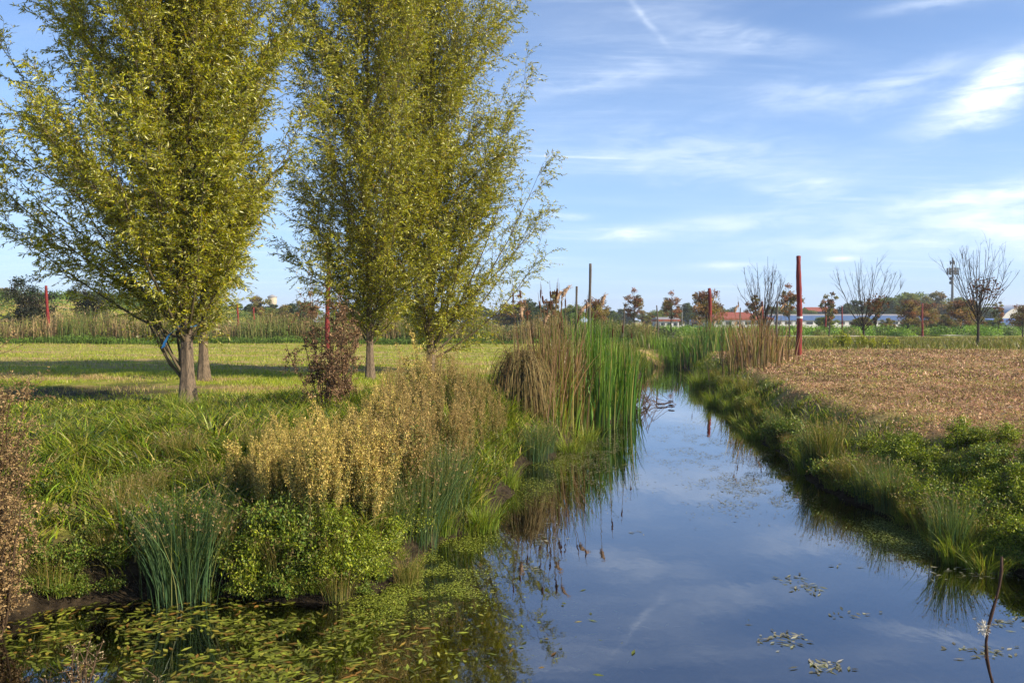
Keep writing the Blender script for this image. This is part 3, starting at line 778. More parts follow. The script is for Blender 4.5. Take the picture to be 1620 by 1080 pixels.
# ------------------------------------------------------------------ buildings and mast
M_white = solid_mat('white_wall', (0.62, 0.62, 0.62), .8, .3, 1, .12)
M_blue = solid_mat('blue_fascia', (0.09, 0.17, 0.40), .6, .3, 1, .15)
M_glass = solid_mat('window_glass', (0.03, 0.04, 0.05), .15, .6, 1, .2)
M_roofred = solid_mat('red_roof_tiles', (0.30, 0.085, 0.055), .8, .2, 2, .3)
M_cream = solid_mat('cream_wall', (0.55, 0.47, 0.34), .8, .2, 1, .15)
M_metal = solid_mat('grey_metal', (0.09, 0.095, 0.10), .5, .4, 1, .2)
M_greyroof = solid_mat('grey_roof', (0.28, 0.27, 0.28), .8, .2, 1, .2)
def building(label, px0, px1, D, depth, wall_h, fascia_h, roof_h, wm, fm, rm, nwin, hip=0.0, cat='building', name='low_building', over=0.3):
    x0 = PD(px0, 510, D)[0]; x1 = PD(px1, 510, D)[0]; L = x1 - x0
    root = thing(name, on_ground((x0 + x1) / 2, D), label, cat)
    g = Geo(); box(g, -L / 2, L / 2, 0, depth, -.3, wall_h); g.build('wall', wm, root, sharp=True)
    if fascia_h > 0:
        g = Geo(); box(g, -L / 2 - over, L / 2 + over, -over, depth + over, wall_h, wall_h + fascia_h); g.build('fascia', fm, root, sharp=True)
    z0 = wall_h + fascia_h; g = Geo(); a, b_ = L / 2 + over, depth + over
    v = [(-a, -over, z0 + .003), (a, -over, z0 + .003), (a, b_, z0 + .003), (-a, b_, z0 + .003), (-a + hip, depth / 2, z0 + roof_h), (a - hip, depth / 2, z0 + roof_h)]
    g.add(v, quads=[(0, 1, 5, 4), (2, 3, 4, 5), (3, 2, 1, 0)], tris=[(1, 2, 5), (3, 0, 4)]); g.build('roof', rm, root, sharp=True)
    for i in range(nwin):
        xc = -L / 2 + L * (i + .5) / nwin; ww = min(1.3, L / nwin * .3)
        g = Geo(); box(g, xc - ww, xc + ww, -.05, .05, wall_h * .45, wall_h * .82)
        fo = g.build('window', M_metal, root, sharp=True)
        g = Geo(); box(g, xc - ww + .08, xc - .04, -.08, -.053, wall_h * .45 + .08, wall_h * .82 - .08); box(g, xc + .04, xc + ww - .08, -.08, -.053, wall_h * .45 + .08, wall_h * .82 - .08)
        g.build('pane', M_glass, fo, sharp=True)
    return root
building('long low white building with a blue band under its flat roof', 1205, 1475, 215, 18, 1.9, 1.25, .5, M_white, M_blue, M_greyroof, 16)
building('low white building left of the red roofed one, blue band under roof', 1058, 1128, 205, 14, 1.6, .8, .6, M_white, M_blue, M_greyroof, 6)
building('white building with a wide red tiled roof behind the far reeds', 1130, 1222, 190, 16, 2.0, .45, 1.5, M_white, M_roofred, M_roofred, 6, hip=4)
building('small striped building with red fascia right of the green cattails', 1044, 1074, 170, 9, 1.7, .4, .5, M_white, M_roofred, M_greyroof, 3)
building('cream two storey house with a brown gabled roof', 1283, 1327, 290, 12, 5.2, .0, 1.7, M_cream, M_blue, M_roofred, 4, name='house', cat='house')
building('low blue shed at the right edge in front of the arched hall', 1572, 1700, 190, 10, .8, 1.2, .4, M_white, M_blue, M_blue, 5, name='shed', cat='shed')
# arched hall
D = 260; x0 = PD(1583, 510, D)[0]; x1 = PD(1700, 510, D)[0]; R_ = (x1 - x0) / 2; Hh = PD(1600, 483, D)[2] + .6
root = thing('arched_hall', on_ground((x0 + x1) / 2, D), 'pale arched hall cut by the right edge of the photo', 'hall')
g = Geo(); aa = np.linspace(0, np.pi, 25); v = []
for yy in (0, 25):
    v += [(-math.cos(a) * R_, yy, math.sin(a) ** .8 * Hh) for a in aa]
i = np.arange(24); g.add(v, quads=np.stack([i, i + 1, i + 26, i + 25], -1)); g.build('roof', solid_mat('pale_membrane', (.50, .54, .60), .5, .3, 1, .1), root)
g = Geo(); v = [(-math.cos(a) * R_ * .985, .3, math.sin(a) ** .8 * Hh * .985) for a in aa] + [(0, .3, 0)]; g.add(v, tris=[(k, k + 1, 25) for k in range(24)]); g.build('wall', M_white, root, sharp=True)
# water tower
D = 560; b_ = on_ground(PD(431, 510, D)[0], D); zt = PD(431, 466, D)[2]
root = thing('water_tower', b_, 'cream round water tower with a dark cap on the left horizon', 'water tower')
g = Geo(); tubes(g, [[[0, 0, 0], [0, 0, zt * .5], [0, 0, zt * .62]]], [[1.9, 1.8, 1.9]], 16); g.build('shaft', M_cream, root)
g = Geo(); tubes(g, [[[0, 0, zt * .62], [0, 0, zt * .68], [0, 0, zt * .90]]], [[1.9, 3.0, 3.05]], 20); g.build('tank', M_cream, root)
g = Geo(); tubes(g, [[[0, 0, zt * .90], [0, 0, zt * .905], [0, 0, zt * .94], [0, 0, zt]]], [[3.05, 3.4, 3.35, .4]], 20, cap=True); g.build('cap', M_greyroof, root)
# antenna mast
D = 230; b_ = on_ground(PD(1506, 510, D)[0], D); zt = PD(1506, 408, D)[2]
root = thing('antenna_mast', b_, 'grey telephone mast with panel antennas left of the rightmost bare tree', 'antenna mast')
g = Geo(); tubes(g, [[[0, 0, -.2], [0, 0, zt * .5], [0, 0, zt]]], [[.42, .34, .20]], 12, cap=True); g.build('pole', M_metal, root)
for zc, rr_, n_, hh in ((zt * .805, 1.35, 6, 2.0), (zt * .93, .55, 3, 1.0)):
    g = Geo(); ring = [[math.cos(a) * rr_ * .8, math.sin(a) * rr_ * .8, zc] for a in np.linspace(0, 2 * np.pi, 17)]; tubes(g, [ring], np.full((1, 17), .12), 5)
    for a in np.linspace(0, np.pi, 3, endpoint=False): tubes(g, [[[math.cos(a) * rr_ * .8, math.sin(a) * rr_ * .8, zc], [-math.cos(a) * rr_ * .8, -math.sin(a) * rr_ * .8, zc]]], [[.08, .08]], 5)
    g.build('platform', M_metal, root)
    for k in range(n_):
        a = k * 2 * np.pi / n_ + .4; cx, cy = math.cos(a) * rr_, math.sin(a) * rr_
        g = Geo(); box(g, cx - .17, cx + .17, cy - .12, cy + .12, zc - hh / 2, zc + hh / 2); g.build('panel_antenna', M_metal, root, sharp=True)
for zc in (zt * .70, zt * .64):
    g = Geo(); tubes(g, [[[-.3, -.25, zc], [-.75, -.4, zc + .01], [-.8, -.42, zc + .01]]], [[.12, .5, .5]], 10, cap=True); g.build('dish', M_metal, root)
# street lamp on the horizon
D = 170; b_ = on_ground(PD(1079, 510, D)[0], D); zt = PD(1079, 482, D)[2]
root = thing('street_lamp', b_, 'thin double armed street lamp left of the larger russet tree', 'street lamp')
g = Geo(); tubes(g, [[[0, 0, 0], [0, 0, zt]]], [[.11, .07]], 8, cap=True); g.build('pole', M_metal, root)
for s_ in (-1, 1):
    g = Geo(); box(g, min(0, s_ * .9) if s_ < 0 else .08, -.08 if s_ < 0 else .9, -.12, .12, zt - .12, zt + .02); g.build('lamp_head', M_metal, root, sharp=True)
# wire fence before the long building
D = 130; xa = PD(1050, 510, D)[0]; xb = PD(1640, 510, D)[0]
root = thing('wire_fence', on_ground((xa + xb) / 2, D), 'thin wire fence with dark posts running in front of the far buildings', 'fence')
Lf = xb - xa
for k in range(30):
    g = Geo(); x_ = -Lf / 2 + Lf * k / 29; tubes(g, [[[x_, 0, -.1], [x_, 0, 1.9]]], [[.045, .04]], 6, cap=True); g.build('post', M_metal, root)
g = Geo()
for z_ in (.5, 1.0, 1.45, 1.85): tubes(g, [[[-Lf / 2, 0, z_], [0, 0, z_ - .02], [Lf / 2, 0, z_]]], [[.012] * 3], 4)
g.build('wire', M_metal, root)

# ------------------------------------------------------------------ STUFF: grasses and ground cover
def scatter(N, x0, x1, y0, y1, fn):
    """random land points kept with probability fn(x, y, sd)"""
    x = rng.uniform(x0, x1, N); y = rng.uniform(y0, y1, N)
    vis = np.abs(x) < 0.72 * y + 3.0
    x = x[vis]; y = y[vis]; sd = shore_dist(x, y)
    k = rng.random(len(x)) < fn(x, y, sd)
    x = x[k]; y = y[k]; sd = sd[k]
    return np.stack([x, y, ground_z(x, y, sd)], -1), sd
LG = [(.13, .20, .010), (.24, .27, .016), (.05, .095, .012), (.36, .28, .09), (.26, .18, .06)]
# long tufted grass on the left bank
g = Geo()
def f_left(x, y, sd):
    tuft = vnoise(x, y, .34, 11)
    dd = np.sqrt(((x - shade_dirt[0]) / 3.2) ** 2 + ((y - shade_dirt[1]) / 3.6) ** 2)
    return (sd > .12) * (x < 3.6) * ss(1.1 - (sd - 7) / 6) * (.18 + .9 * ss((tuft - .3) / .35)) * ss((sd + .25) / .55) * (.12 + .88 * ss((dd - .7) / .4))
p_, sd = scatter(225000, -15, 4, 6.6, 17.5, f_left)
N = len(p_); h = rng.uniform(.14, .42, N) * (1.0 - .55 * ss((sd - 4.2) / 2.5)) * (.6 + .8 * vnoise(p_[:, 0], p_[:, 1], .7, 12))
azc = vnoise(p_[:, 0], p_[:, 1], .45, 13) * 12.5 + rng.normal(0, .6, N)
blades(g, p_, h * 1.15, rng.uniform(.2, 1.3, N), rng.uniform(.1, .8, N), azc, rng.uniform(.011, .024, N), pal(N, LG, [4, 4, 5, 1.8, .8], .36), segs=4)
print('left grass', N)
# camera-side bank
def f_near(x, y, sd): return (sd > .1) * (y < 5.2) * .9
xs = rng.uniform(-9, 9, 26000); ys = rng.uniform(-3.5, 5.2, 26000); sdn = shore_dist(xs, ys); k = (sdn > .15) & ((np.abs(xs) > 1.2) | (np.abs(ys) > .8)) & ((ys < 3.4) | (rng.random(26000) < .5))
pn = np.stack([xs, ys, ground_z(xs, ys, sdn)], -1)[k]; N = len(pn); hn = rng.uniform(.06, .2, N) * np.where(pn[:, 1] > 2.5, .6, 1)
blades(g, pn, hn, rng.uniform(.1, .7, N), rng.uniform(0, .4, N), rng.uniform(0, 6.28, N), rng.uniform(.004, .008, N), pal(N, LG, [4, 4, 3, 1.3, .6], .2))
# short mown grass further back on the left
def f_lf(x, y, sd):
    dd = np.sqrt(((x - shade_dirt[0]) / 3.2) ** 2 + ((y - shade_dirt[1]) / 3.6) ** 2)
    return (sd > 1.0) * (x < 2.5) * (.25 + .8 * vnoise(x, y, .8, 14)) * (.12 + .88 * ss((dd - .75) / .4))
for (n_, y0, y1, hh, ww) in ((110000, 15, 26, .13, .012), (70000, 26, 60, .15, .022)):
    p_, sd = scatter(n_, -.7 * y1, 3, y0, y1, f_lf); N = len(p_)
    blades(g, p_, rng.uniform(.4, 1.2, N) * hh, rng.uniform(.1, .8, N), rng.uniform(0, .3, N), rng.uniform(0, 6.28, N), rng.uniform(.7, 1.3, N) * ww, np.where((vnoise(p_[:, 0] / 4.5, p_[:, 1], 1.5, 81) * .65 + vnoise(p_[:, 0] / 2, p_[:, 1], .45, 82) * .35 + rng.normal(0, .05, N) > .56)[:, None], pal(N, [(.44, .33, .16), (.34, .23, .11), (.26, .26, .05)], [3, 2, 1], .2), pal(N, [(.20, .27, .02), (.31, .34, .03), (.40, .36, .10)], [4, 4, 1], .2)), segs=2)
# right bank, green
def f_rb(x, y, sd): return (sd > .08) * (x > .9 + 0 * y) * ss(1.25 - sd / (2.0 - .9 * ss((y - 11) / 5)) + (vnoise(x, y, .6, 15) - .5)) * (.25 + .9 * ss((vnoise(x, y, .3, 16) - .25) / .4))
p_, sd = scatter(185000, 1.5, 15.5, 7.5, 26, f_rb); N = len(p_)
azc = vnoise(p_[:, 0], p_[:, 1], .45, 17) * 12.5 + rng.normal(0, .6, N)
blades(g, p_, rng.uniform(.08, .30, N) * (1.15 - .85 * ss((sd - .5) / 1.3)), rng.uniform(.1, .9, N), rng.uniform(.05, .5, N), azc, rng.uniform(.011, .021, N), pal(N, LG, [4, 4, 4, 1.6, 1.0], .36))
print('right bank', N)
p_, sd = scatter(60000, 3, 20, 24, 46, lambda x, y, sd: (sd > .1) * ss(1.3 - sd / 1.1)); N = len(p_)
blades(g, p_, rng.uniform(.15, .4, N), rng.uniform(.1, .7, N), rng.uniform(.0, .4, N), rng.uniform(0, 6.28, N), rng.uniform(.014, .022, N), pal(N, LG, [4, 4, 3, 1, .6], .2), segs=2)
p_, sd = scatter(50000, -3, 10, 16, 46, lambda x, y, sd: (sd > .1) * (sd < np.where(x < np.interp(y, [16, 20, 30, 46], [2, 3, 5.5, 8.5]), 4, .5)) * (x < 8)); N = len(p_)
blades(g, p_, rng.uniform(.15, .5, N), rng.uniform(.1, .7, N), rng.uniform(.0, .4, N), rng.uniform(0, 6.28, N), rng.uniform(.012, .02, N), pal(N, LG, [4, 4, 3, 2, 1.2], .2), segs=2)
# rough strip beyond the mown fields
p_, sd = scatter(80000, 2, 75, 46, 79, lambda x, y, sd: np.ones(len(x)) * (.4 + .6 * vnoise(x, y, 2.5, 18))); N = len(p_)
blades(g, p_, rng.uniform(.15, .50, N) * (.4 + vnoise(p_[:, 0], p_[:, 1], 3, 19)) * (1 - .5 * ss((p_[:, 1] - 62) / 15)), rng.uniform(.1, .5, N), rng.uniform(.0, .3, N), rng.uniform(0, 6.28, N), rng.uniform(.03, .06, N), pal(N, [(.10, .13, .02), (.18, .17, .03), (.21, .15, .06), (.09, .07, .03)], [4, 3, 2, 1.5], .2), segs=2)
gr = g.build('grass', M_grass); tag(gr, kind='stuff', label='green and yellow grass covering both banks and the left field', cat='grass')

# dry cut straw on the right field
g = Geo()
for (n_, y0, y1, ll, ww) in ((150000, 8, 22, .07, .007), (110000, 22, 46, .11, .016)):
    p_, sd = scatter(n_, 1.5, .68 * y1, y0, y1, lambda x, y, sd: (sd > .6) * ss((sd - 1.0 + .6 * ss((y - 12) / 5)) / 1.2 + (vnoise(x, y, .8, 9) - .5) * .8)); N = len(p_)
    p_[:, 2] += rng.uniform(0, .05, N)
    d = norm(rdir(N) * T([1, 1, .8]) + T([0, 0, .25]))
    leaves(g, p_, d, norm(rdir(N) + T([0, 0, 1])), rng.uniform(.4, 1.4, N) * ll, rng.uniform(.7, 1.5, N) * ww * 1.5,
           (.55 + .75 * ss((vnoise(p_[:, 0], p_[:, 1], .45, 73) * .6 + vnoise(p_[:, 0], p_[:, 1] * 2, 3.1, 74) * .4 - .25) / .4))[:, None] * pal(N, [(.44, .27, .165), (.29, .155, .095), (.60, .44, .31), (.12, .055, .035), (.22, .27, .03)], [4, 4, 2.2, 3.2, 2.2], .35), fold=.05)
    print('straw', N)
# sparse living sprouts
p_, sd = scatter(70000, 1.5, 31, 9, 46, lambda x, y, sd: (sd > 1.5) * (x > 1) * (vnoise(x, y * 1.8, 1.9, 21) * .6 + vnoise(x, y, .5, 22) * .4 > .50 - .08 * ss((y - 30) / 12))); N = len(p_)
blades(g, p_, rng.uniform(.04, .13, N), rng.uniform(.2, 1, N), rng.uniform(0, .4, N), rng.uniform(0, 6.28, N), rng.uniform(.008, .018, N), pal(N, LG, [3, 4, 2, 2, 1], .2), segs=2)
st = g.build('straw', M_dry); tag(st, kind='stuff', label='dry brown cuttings lying on the mown right field', cat='straw')

# tall dry weeds and reeds at the back of the left field
g = Geo()
for (n_, y0, y1, h0, h1, cols, wts) in ((26000, 60.5, 68, 1.2, 2.6, [(.28, .19, .09), (.17, .19, .04), (.36, .26, .14), (.14, .09, .05), (.11, .15, .03)], [3, 3, 2, 2, 2]), (14000, 59.0, 61.2, .25, .6, [(.08, .15, .02), (.12, .19, .03), (.05, .09, .015)], [3, 3, 2])):
    p_, sd = scatter(n_, -50, 11, y0, y1, lambda x, y, sd: .35 + .65 * vnoise(x, y, 1.6, 23)); N = len(p_)
    hn = rng.uniform(h0, h1, N) * (.45 + .85 * vnoise(p_[:, 0], p_[:, 1] * .3, 2.0, 24)); zone = vnoise(p_[:, 0], p_[:, 1] * .3, 1.9, 25)
    c = pal(N, cols, wts, .25); gsel = (zone > .62)[:, None]; c = np.where(gsel, c * .35 + T([.09, .15, .03]) * .65, c)
    blades(g, p_, hn, rng.uniform(.0, .25, N), rng.uniform(0, .12, N), rng.uniform(0, 6.28, N), rng.uniform(.03, .07, N), c, segs=2)
    k = rng.random(N) < .6; pt = p_[k] + T([0, 0, 1]) * hn[k][:, None] * rng.uniform(.4, .95, (k.sum(), 1)); M_ = len(pt)
    for _ in range(2):
        leaves(g, pt + rdir(M_) * .12, rdir(M_), rdir(M_), rng.uniform(.10, .22, M_), rng.uniform(.05, .1, M_), c[k])
tw = g.build('tall_weeds', M_dry); tag(tw, kind='stuff', label='band of tall dry weeds and reeds behind the left field', cat='weeds')

# low bright green bushes in a long bed behind the path
def hedge(name, label, x0, x1, y0, y1, hgt, leafs, n_m, cols, wts, rr_=(.7, 1.5), leaf=.16):
    g = Geo(); cx = rng.uniform(x0, x1, n_m); cy = rng.uniform(y0, y1, n_m); r = rng.uniform(*rr_, n_m)
    per = leafs // n_m; ci = np.repeat(np.arange(n_m), per); N = len(ci)
    d = rdir(N); d[:, 2] = np.abs(d[:, 2])
    p_ = np.stack([cx, cy, ground_z(cx, cy)], -1)[ci] + d * (rng.random((N, 1)) ** .3) * r[ci][:, None] * T([1, 1, hgt])
    c = pal(n_m, cols, wts, .15)[ci] * (1 + rng.normal(0, .2, (N, 1)))
    leaves(g, p_, rdir(N), norm(d + rdir(N) * .5), rng.uniform(.7, 1.3, N) * leaf, rng.uniform(.7, 1.3, N) * leaf * .6, np.clip(c, .004, 1))
    o = g.build(name, M_leaf); tag(o, kind='stuff', label=label, cat='ground cover'); return o
hedge('green_bushes', 'long bed of low bright green bushes behind the path', 12, 85, 90.5, 108, .85, 110000, 300, [(.14, .27, .02), (.22, .35, .03), (.07, .13, .02), (.19, .17, .06)], [4, 4, 2, 1.4], (.8, 1.6), .18)
hedge('embankment_brambles', 'dark green brambles covering the embankment on the left', -80, -30, 68, 130, .7, 95000, 560, [(.05, .10, .015), (.08, .14, .02), (.04, .06, .015), (.14, .12, .04)], [4, 3, 2, 1], (1.0, 2.2), .2)
hedge('scrub', 'low scrub behind the middle of the field', -26, 16, 72, 100, .75, 42000, 240, [(.06, .09, .02), (.10, .12, .03), (.05, .06, .02), (.12, .08, .04)], [4, 3, 2, 1], (.9, 1.9), .2)

# ------------------------------------------------------------------ cattails and reeds
def spike(g, p_, L, r, d, col):
    u = np.linspace(0, 1, 6); prof = T([.35, .9, 1, 1, .95, .35]) * r
    tubes(g, [p_[None] + d[None] * (u[:, None] * L)], [prof], 8, col=col, cap=True)
def cattails(label, px_list, n_leaf, hts, cols, wts, n_spike, spike_h, n_fluff=0, D_of=None, width=.034, rad=.5, group='cattail clumps in the creek', name='cattail_clump', lean=.28):
    """a stand grown from several root crowns given as ground points"""
    c0 = np.mean(px_list, axis=0)
    root = thing(name, c0, label, 'cattails', group)
    g = Geo(); per = n_leaf // len(px_list)
    for c in px_list:
        p_ = (c - c0) + np.concatenate([rng.normal(0, rad * .5, (per, 2)), np.zeros((per, 1))], 1); N = per
        p_[:, 2] = np.maximum(ground_z(p_[:, 0] + c0[0], p_[:, 1] + c0[1]), -1.06) - c0[2]
        h = rng.uniform(*hts, N) * rng.uniform(.72, 1.06) * np.where(rng.random(N) < .2, .6, 1); a = np.arctan2(p_[:, 1] - (c - c0)[1], p_[:, 0] - (c - c0)[0]) + rng.normal(0, .9, N)
        ln = rng.uniform(.02, lean, N) + (rng.random(N) < .12) * rng.uniform(.1, .4, N)
        cl = pal(N, cols, wts, .2)
        blades(g, p_, h, ln, ln * .35, a, rng.uniform(.7, 1.3, N) * width, cl, segs=5, tipcol=cl * T([1.25, 1.1, .9]))
    g.build('leaves', M_grass, root)
    for k in range(n_spike + n_fluff):
        c = px_list[k % len(px_list)] - c0; q_ = c + T([rng.normal(0, rad * .5), rng.normal(0, rad * .4), 0])
        H = rng.uniform(*spike_h); d = norm(T([rng.normal(0, .10), rng.normal(0, .08), 1.0])); top = q_ + d * H
        g = Geo(); tubes(g, [[q_, q_ + d * H * .5, top]], [[.009, .008, .006]], 5, col=(.22, .16, .07))
        s_ = g.build('stalk', M_dry, root)
        g = Geo()
        if k < n_spike:
            spike(g, top, rng.uniform(.17, .26), rng.uniform(.017, .023), d, (.085, .035, .018)); g.build('seed_head', M_dry, s_)
            g2 = Geo(); tubes(g2, [[top + d * .2, top + d * .42]], [[.006, .003]], 4, col=(.16, .10, .05)); g2.build('tip', M_dry, s_)
        else:
            d2 = norm(d + T([rng.normal(0, .22), 0, 0])); u = np.linspace(0, 1, 9)
            pp_ = top + d2 * (u[:, None] * .30) + T([.12, 0, -.06]) * (u[:, None] ** 2)
            tubes(g, [pp_], [T([.2, .7, 1, 1.15, .9, 1.1, .8, .6, .2]) * .042], 9, col=(.50, .34, .22), cap=True)
            N = 160; f = pp_[rng.integers(0, 9, N)] + rdir(N) * .045; leaves(g, f, rdir(N), rdir(N), np.full(N, .035), np.full(N, .02), pal(N, [(.55, .40, .28), (.40, .26, .16)]))
            g.build('seed_head', M_dry, s_)
    return root
def wp(px, py): return P(px, py, -1.0)
CG = [(.04, .12, .014), (.085, .18, .02), (.022, .06, .010), (.16, .26, .04), (.26, .24, .07)]
CB = [(.19, .12, .07), (.27, .18, .11), (.12, .075, .045), (.12, .16, .03), (.08, .045, .03)]
cattails('tall bright green cattail clump at the water edge in the middle', [wp(948, 676), wp(965, 664), wp(978, 655), wp(958, 650), wp(985, 642), wp(940, 652), wp(930, 664)], 640, (1.8, 2.6), CG, [4, 4, 2, 2, .7], 3, (2.2, 2.6), 0, rad=.55, lean=.15)
cattails('brown drying cattail clump left of the green one, many dark seed heads', [PG(846, 655), PG(856, 645), PG(872, 640), PG(888, 642), PG(903, 640), PG(882, 655), PG(902, 660)], 560, (1.4, 2.5), CB, [4, 3, 3, 4, 2], 20, (2.0, 2.75), 6, rad=.48, lean=.24)
cattails('small yellow green cattail clump in front of the brown one', [wp(888, 690), wp(875, 700), wp(900, 684)], 170, (.9, 1.6), CG[1:] + [(.26, .24, .07)], [3, 2, 4, 3, 2], 0, (2, 2.2), 0, rad=.45)
cattails('far green cattail stand at the head of the creek', [wp(1105, 586), wp(1125, 584), wp(1145, 583), wp(1165, 582), wp(1115, 578), wp(1140, 577)], 900, (1.6, 2.5), [(.06, .15, .03), (.09, .18, .03), (.05, .10, .03), (.16, .17, .05), (.28, .2, .1)], [4, 3, 3, 2, 1.5], 8, (2.1, 2.6), 3, rad=1.1, width=.04)
cattails('far brown reed stand ending the cattails at the brown field', [PG(1185, 580), PG(1200, 575), PG(1215, 572), PG(1175, 574), PG(1195, 568)], 620, (1.3, 2.3), CB, [3, 3, 3, 2, 1], 5, (2.0, 2.4), 3, rad=1.0, width=.038)
cattails('bright green sedge stand closing the end of the water', [wp(1062, 579), wp(1080, 580), wp(1050, 577), wp(1090, 578)], 520, (.8, 1.6), [(.12, .24, .03), (.18, .30, .04), (.08, .15, .02)], [3, 3, 2], 0, (2, 2.2), 0, rad=1.0, width=.035, name='sedge_stand')
cattails('dull green sedge stand between green cattails and the water end', [wp(1012, 585), wp(1022, 574), wp(1035, 570), wp(1005, 590)], 460, (.7, 1.5), [(.09, .16, .025), (.15, .20, .04), (.16, .12, .05), (.07, .09, .02)], [3, 3, 2, 1], 0, (2, 2.2), 0, rad=1.0, width=.035, name='sedge_stand')

# broken brown reeds lying over the water right of the cattails
root = thing('broken_reeds', wp(1000, 640), 'tangle of broken brown reeds bending over the water beside the green cattails', 'reeds')
g = Geo(); N = 60; p_ = np.concatenate([rng.normal(0, .35, (N, 2)), np.zeros((N, 1))], 1); g = Geo(); N = 46; p_ = np.concatenate([rng.normal(0, .28, (N, 2)) - T([.15, 0]), np.zeros((N, 1))], 1)
aa = rng.uniform(-1.3, .7, N); L = rng.uniform(.35, 1.25, N); bh = rng.uniform(.15, .85, N)
ku = T([0, .30, .34, .62, 1.0]); kz = T([0, .92, 1.0, .55, .0])
pt = p_[:, None] + np.stack([np.cos(aa)[:, None] * ku * L[:, None], np.sin(aa)[:, None] * ku * L[:, None], bh[:, None] * kz], -1)
tubes(g, pt, np.linspace(.009, .005, 5)[None] * np.ones((N, 1)), 4, col=pal(N, [(.16, .09, .05), (.28, .17, .09), (.10, .06, .035)]))
blades(g, p_, rng.uniform(.4, 1.0, N), rng.uniform(.5, 1.4, N), rng.uniform(.4, .9, N), aa + rng.normal(0, .4, N), np.full(N, .016), pal(N, [(.20, .11, .06), (.30, .19, .10), (.12, .07, .04)]), segs=4)
g.build('stems', M_dry, root)
for k in range(5):
    g = Geo(); p0 = T([rng.uniform(.6, 1.4), rng.uniform(-1.2, .6), .06]); spike(g, p0, .22, .022, norm(T([1, rng.normal(0, .5), .02])), (.07, .035, .022)); g.build('seed_head', M_dry, root)

# ------------------------------------------------------------------ rush and sedge tufts
def tuft(name, label, n, hts, spread, cols, wts, width, group, rad=.09, lean=(.05, .5), tipcol=None, heads=None):
    root = thing(name, (0, 0, 0), label, 'plant', group)
    g = Geo(); p_ = np.concatenate([rng.normal(0, rad, (n, 2)), np.full((n, 1), -.06)], 1)
    a = np.arctan2(p_[:, 1], p_[:, 0]) + rng.normal(0, .5, n); h = rng.uniform(*hts, n); ln = rng.uniform(*lean, n) * spread
    cl = pal(n, cols, wts, .18)
    blades(g, p_, h, ln, ln * ln * .35, a, rng.uniform(.7, 1.3, n) * width, cl, segs=4, tipcol=tipcol if tipcol is None else cl * T(tipcol))
    g.build('leaves', M_grass, root)
    if heads:
        gh = Geo(); k = rng.random(n) < heads; t_ = .86
        dirh = np.stack([np.cos(a), np.sin(a), 0 * a], -1)
        q_ = (p_ + dirh * (h * ln * t_ ** 1.7)[:, None] + T([0, 0, 1]) * (h * (t_ - ln * ln * .35 * t_ ** 2.4))[:, None])[k]
        m_ = len(q_)
        for _ in range(4): leaves(gh, q_ + rdir(m_) * .012, rdir(m_), rdir(m_), np.full(m_, .025), np.full(m_, .015), pal(m_, [(.22, .15, .07), (.30, .22, .11)]))
        gh.build('flower_heads', M_dry, root)['kind'] = 'stuff'
    return root
RU = [(.05, .11, .05), (.085, .155, .065), (.025, .06, .032), (.17, .19, .07)]
YG = [(.16, .25, .03), (.22, .29, .04), (.10, .17, .02), (.30, .26, .07)]
DG = [(.12, .15, .03), (.18, .18, .05), (.06, .10, .02), (.32, .24, .10)]
G_R = 'rush tufts on the banks'
rush = Placer([tuft('rush_tuft', 'x', 760, (.75, 1.18), 1.0, RU, [4, 4, 3, 1], .0075, G_R, .11, (.02, .50), (1.3, 1.1, .8), .25),
               tuft('rush_tuft', 'x', 420, (.55, 1.0), 1.0, RU, [3, 4, 2, 2.5], .0075, G_R, .12, (.02, .55), (1.5, 1.15, .8), .2),
               tuft('rush_tuft', 'x', 360, (.4, .8), 1.0, DG, [3, 3, 3, 2], .0075, G_R, .13, (.05, .7), (1.3, 1.1, .8), .2)])
G_S = 'yellow green sedge tufts at the waterline'
sedge = Placer([tuft('sedge_tuft', 'x', 300, (.3, .65), 1.0, YG, [4, 4, 2, 1], .009, G_S, .10, (.1, .9), (1.1, 1.0, .8)),
                tuft('sedge_tuft', 'x', 260, (.2, .5), 1.0, YG, [3, 3, 3, 2], .009, G_S, .12, (.2, 1.1), (1.2, 1.0, .8))])
def put_px(pl, k, px, py, sc, label, z=None, group=None):
    p_ = PG(px, py) if z is None else P(px, py, z)
    if p_[2] < -1.02: p_[2] = -1.02
    return pl.put(k, p_, rng.uniform(0, 6.28), sc, label, group)
put_px(rush, 0, 292, 940, 1.08, 'large blue green rush tuft rooted at the foot of the left bank', -.98)
put_px(rush, 1, 650, 862, 1.15, 'tall dark rush tuft leaning at the water edge right of the leafy weeds', -.95)
put_px(rush, 1, 678, 835, 1.25, 'tall dark rush tuft immediately behind the leaning one at the left bank', -.9)
put_px(rush, 1, 615, 855, .8, 'smaller pale rush tuft among the leafy weeds on the left bank', -.8)
put_px(rush, 1, 705, 800, 1.1, 'rush tuft at the foot of the fine dry grasses, left bank')
put_px(rush, 1, 846, 728, .95, 'blue green rush tuft standing just left of the small cattail clump')
put_px(rush, 1, 863, 712, .7, 'rush tuft tucked against the small yellow green cattail clump')
put_px(rush, 2, 60, 935, .5, 'short drooping rush tuft beside the dead shrub at far left', -.95)
put_px(rush, 2, 150, 930, .45, 'grassy tuft under the left bank, left of the large rush tuft', -.95)
put_px(rush, 1, 1290, 735, .9, 'tall rush tuft behind the yellow sedge on the right bank', -.8)
put_px(rush, 2, 1305, 712, .95, 'broad dull rush tuft at the top edge of the right bank', -.5)
put_px(rush, 2, 1180, 622, 1.0, 'dark small tuft at the edge of the brown field near the water end')
put_px(rush, 1, 1410, 805, .85, 'rush tuft halfway along the right bank above the floating weed')
put_px(rush, 1, 1385, 790, .8, 'thinner rush tuft beside the one above the floating weed')
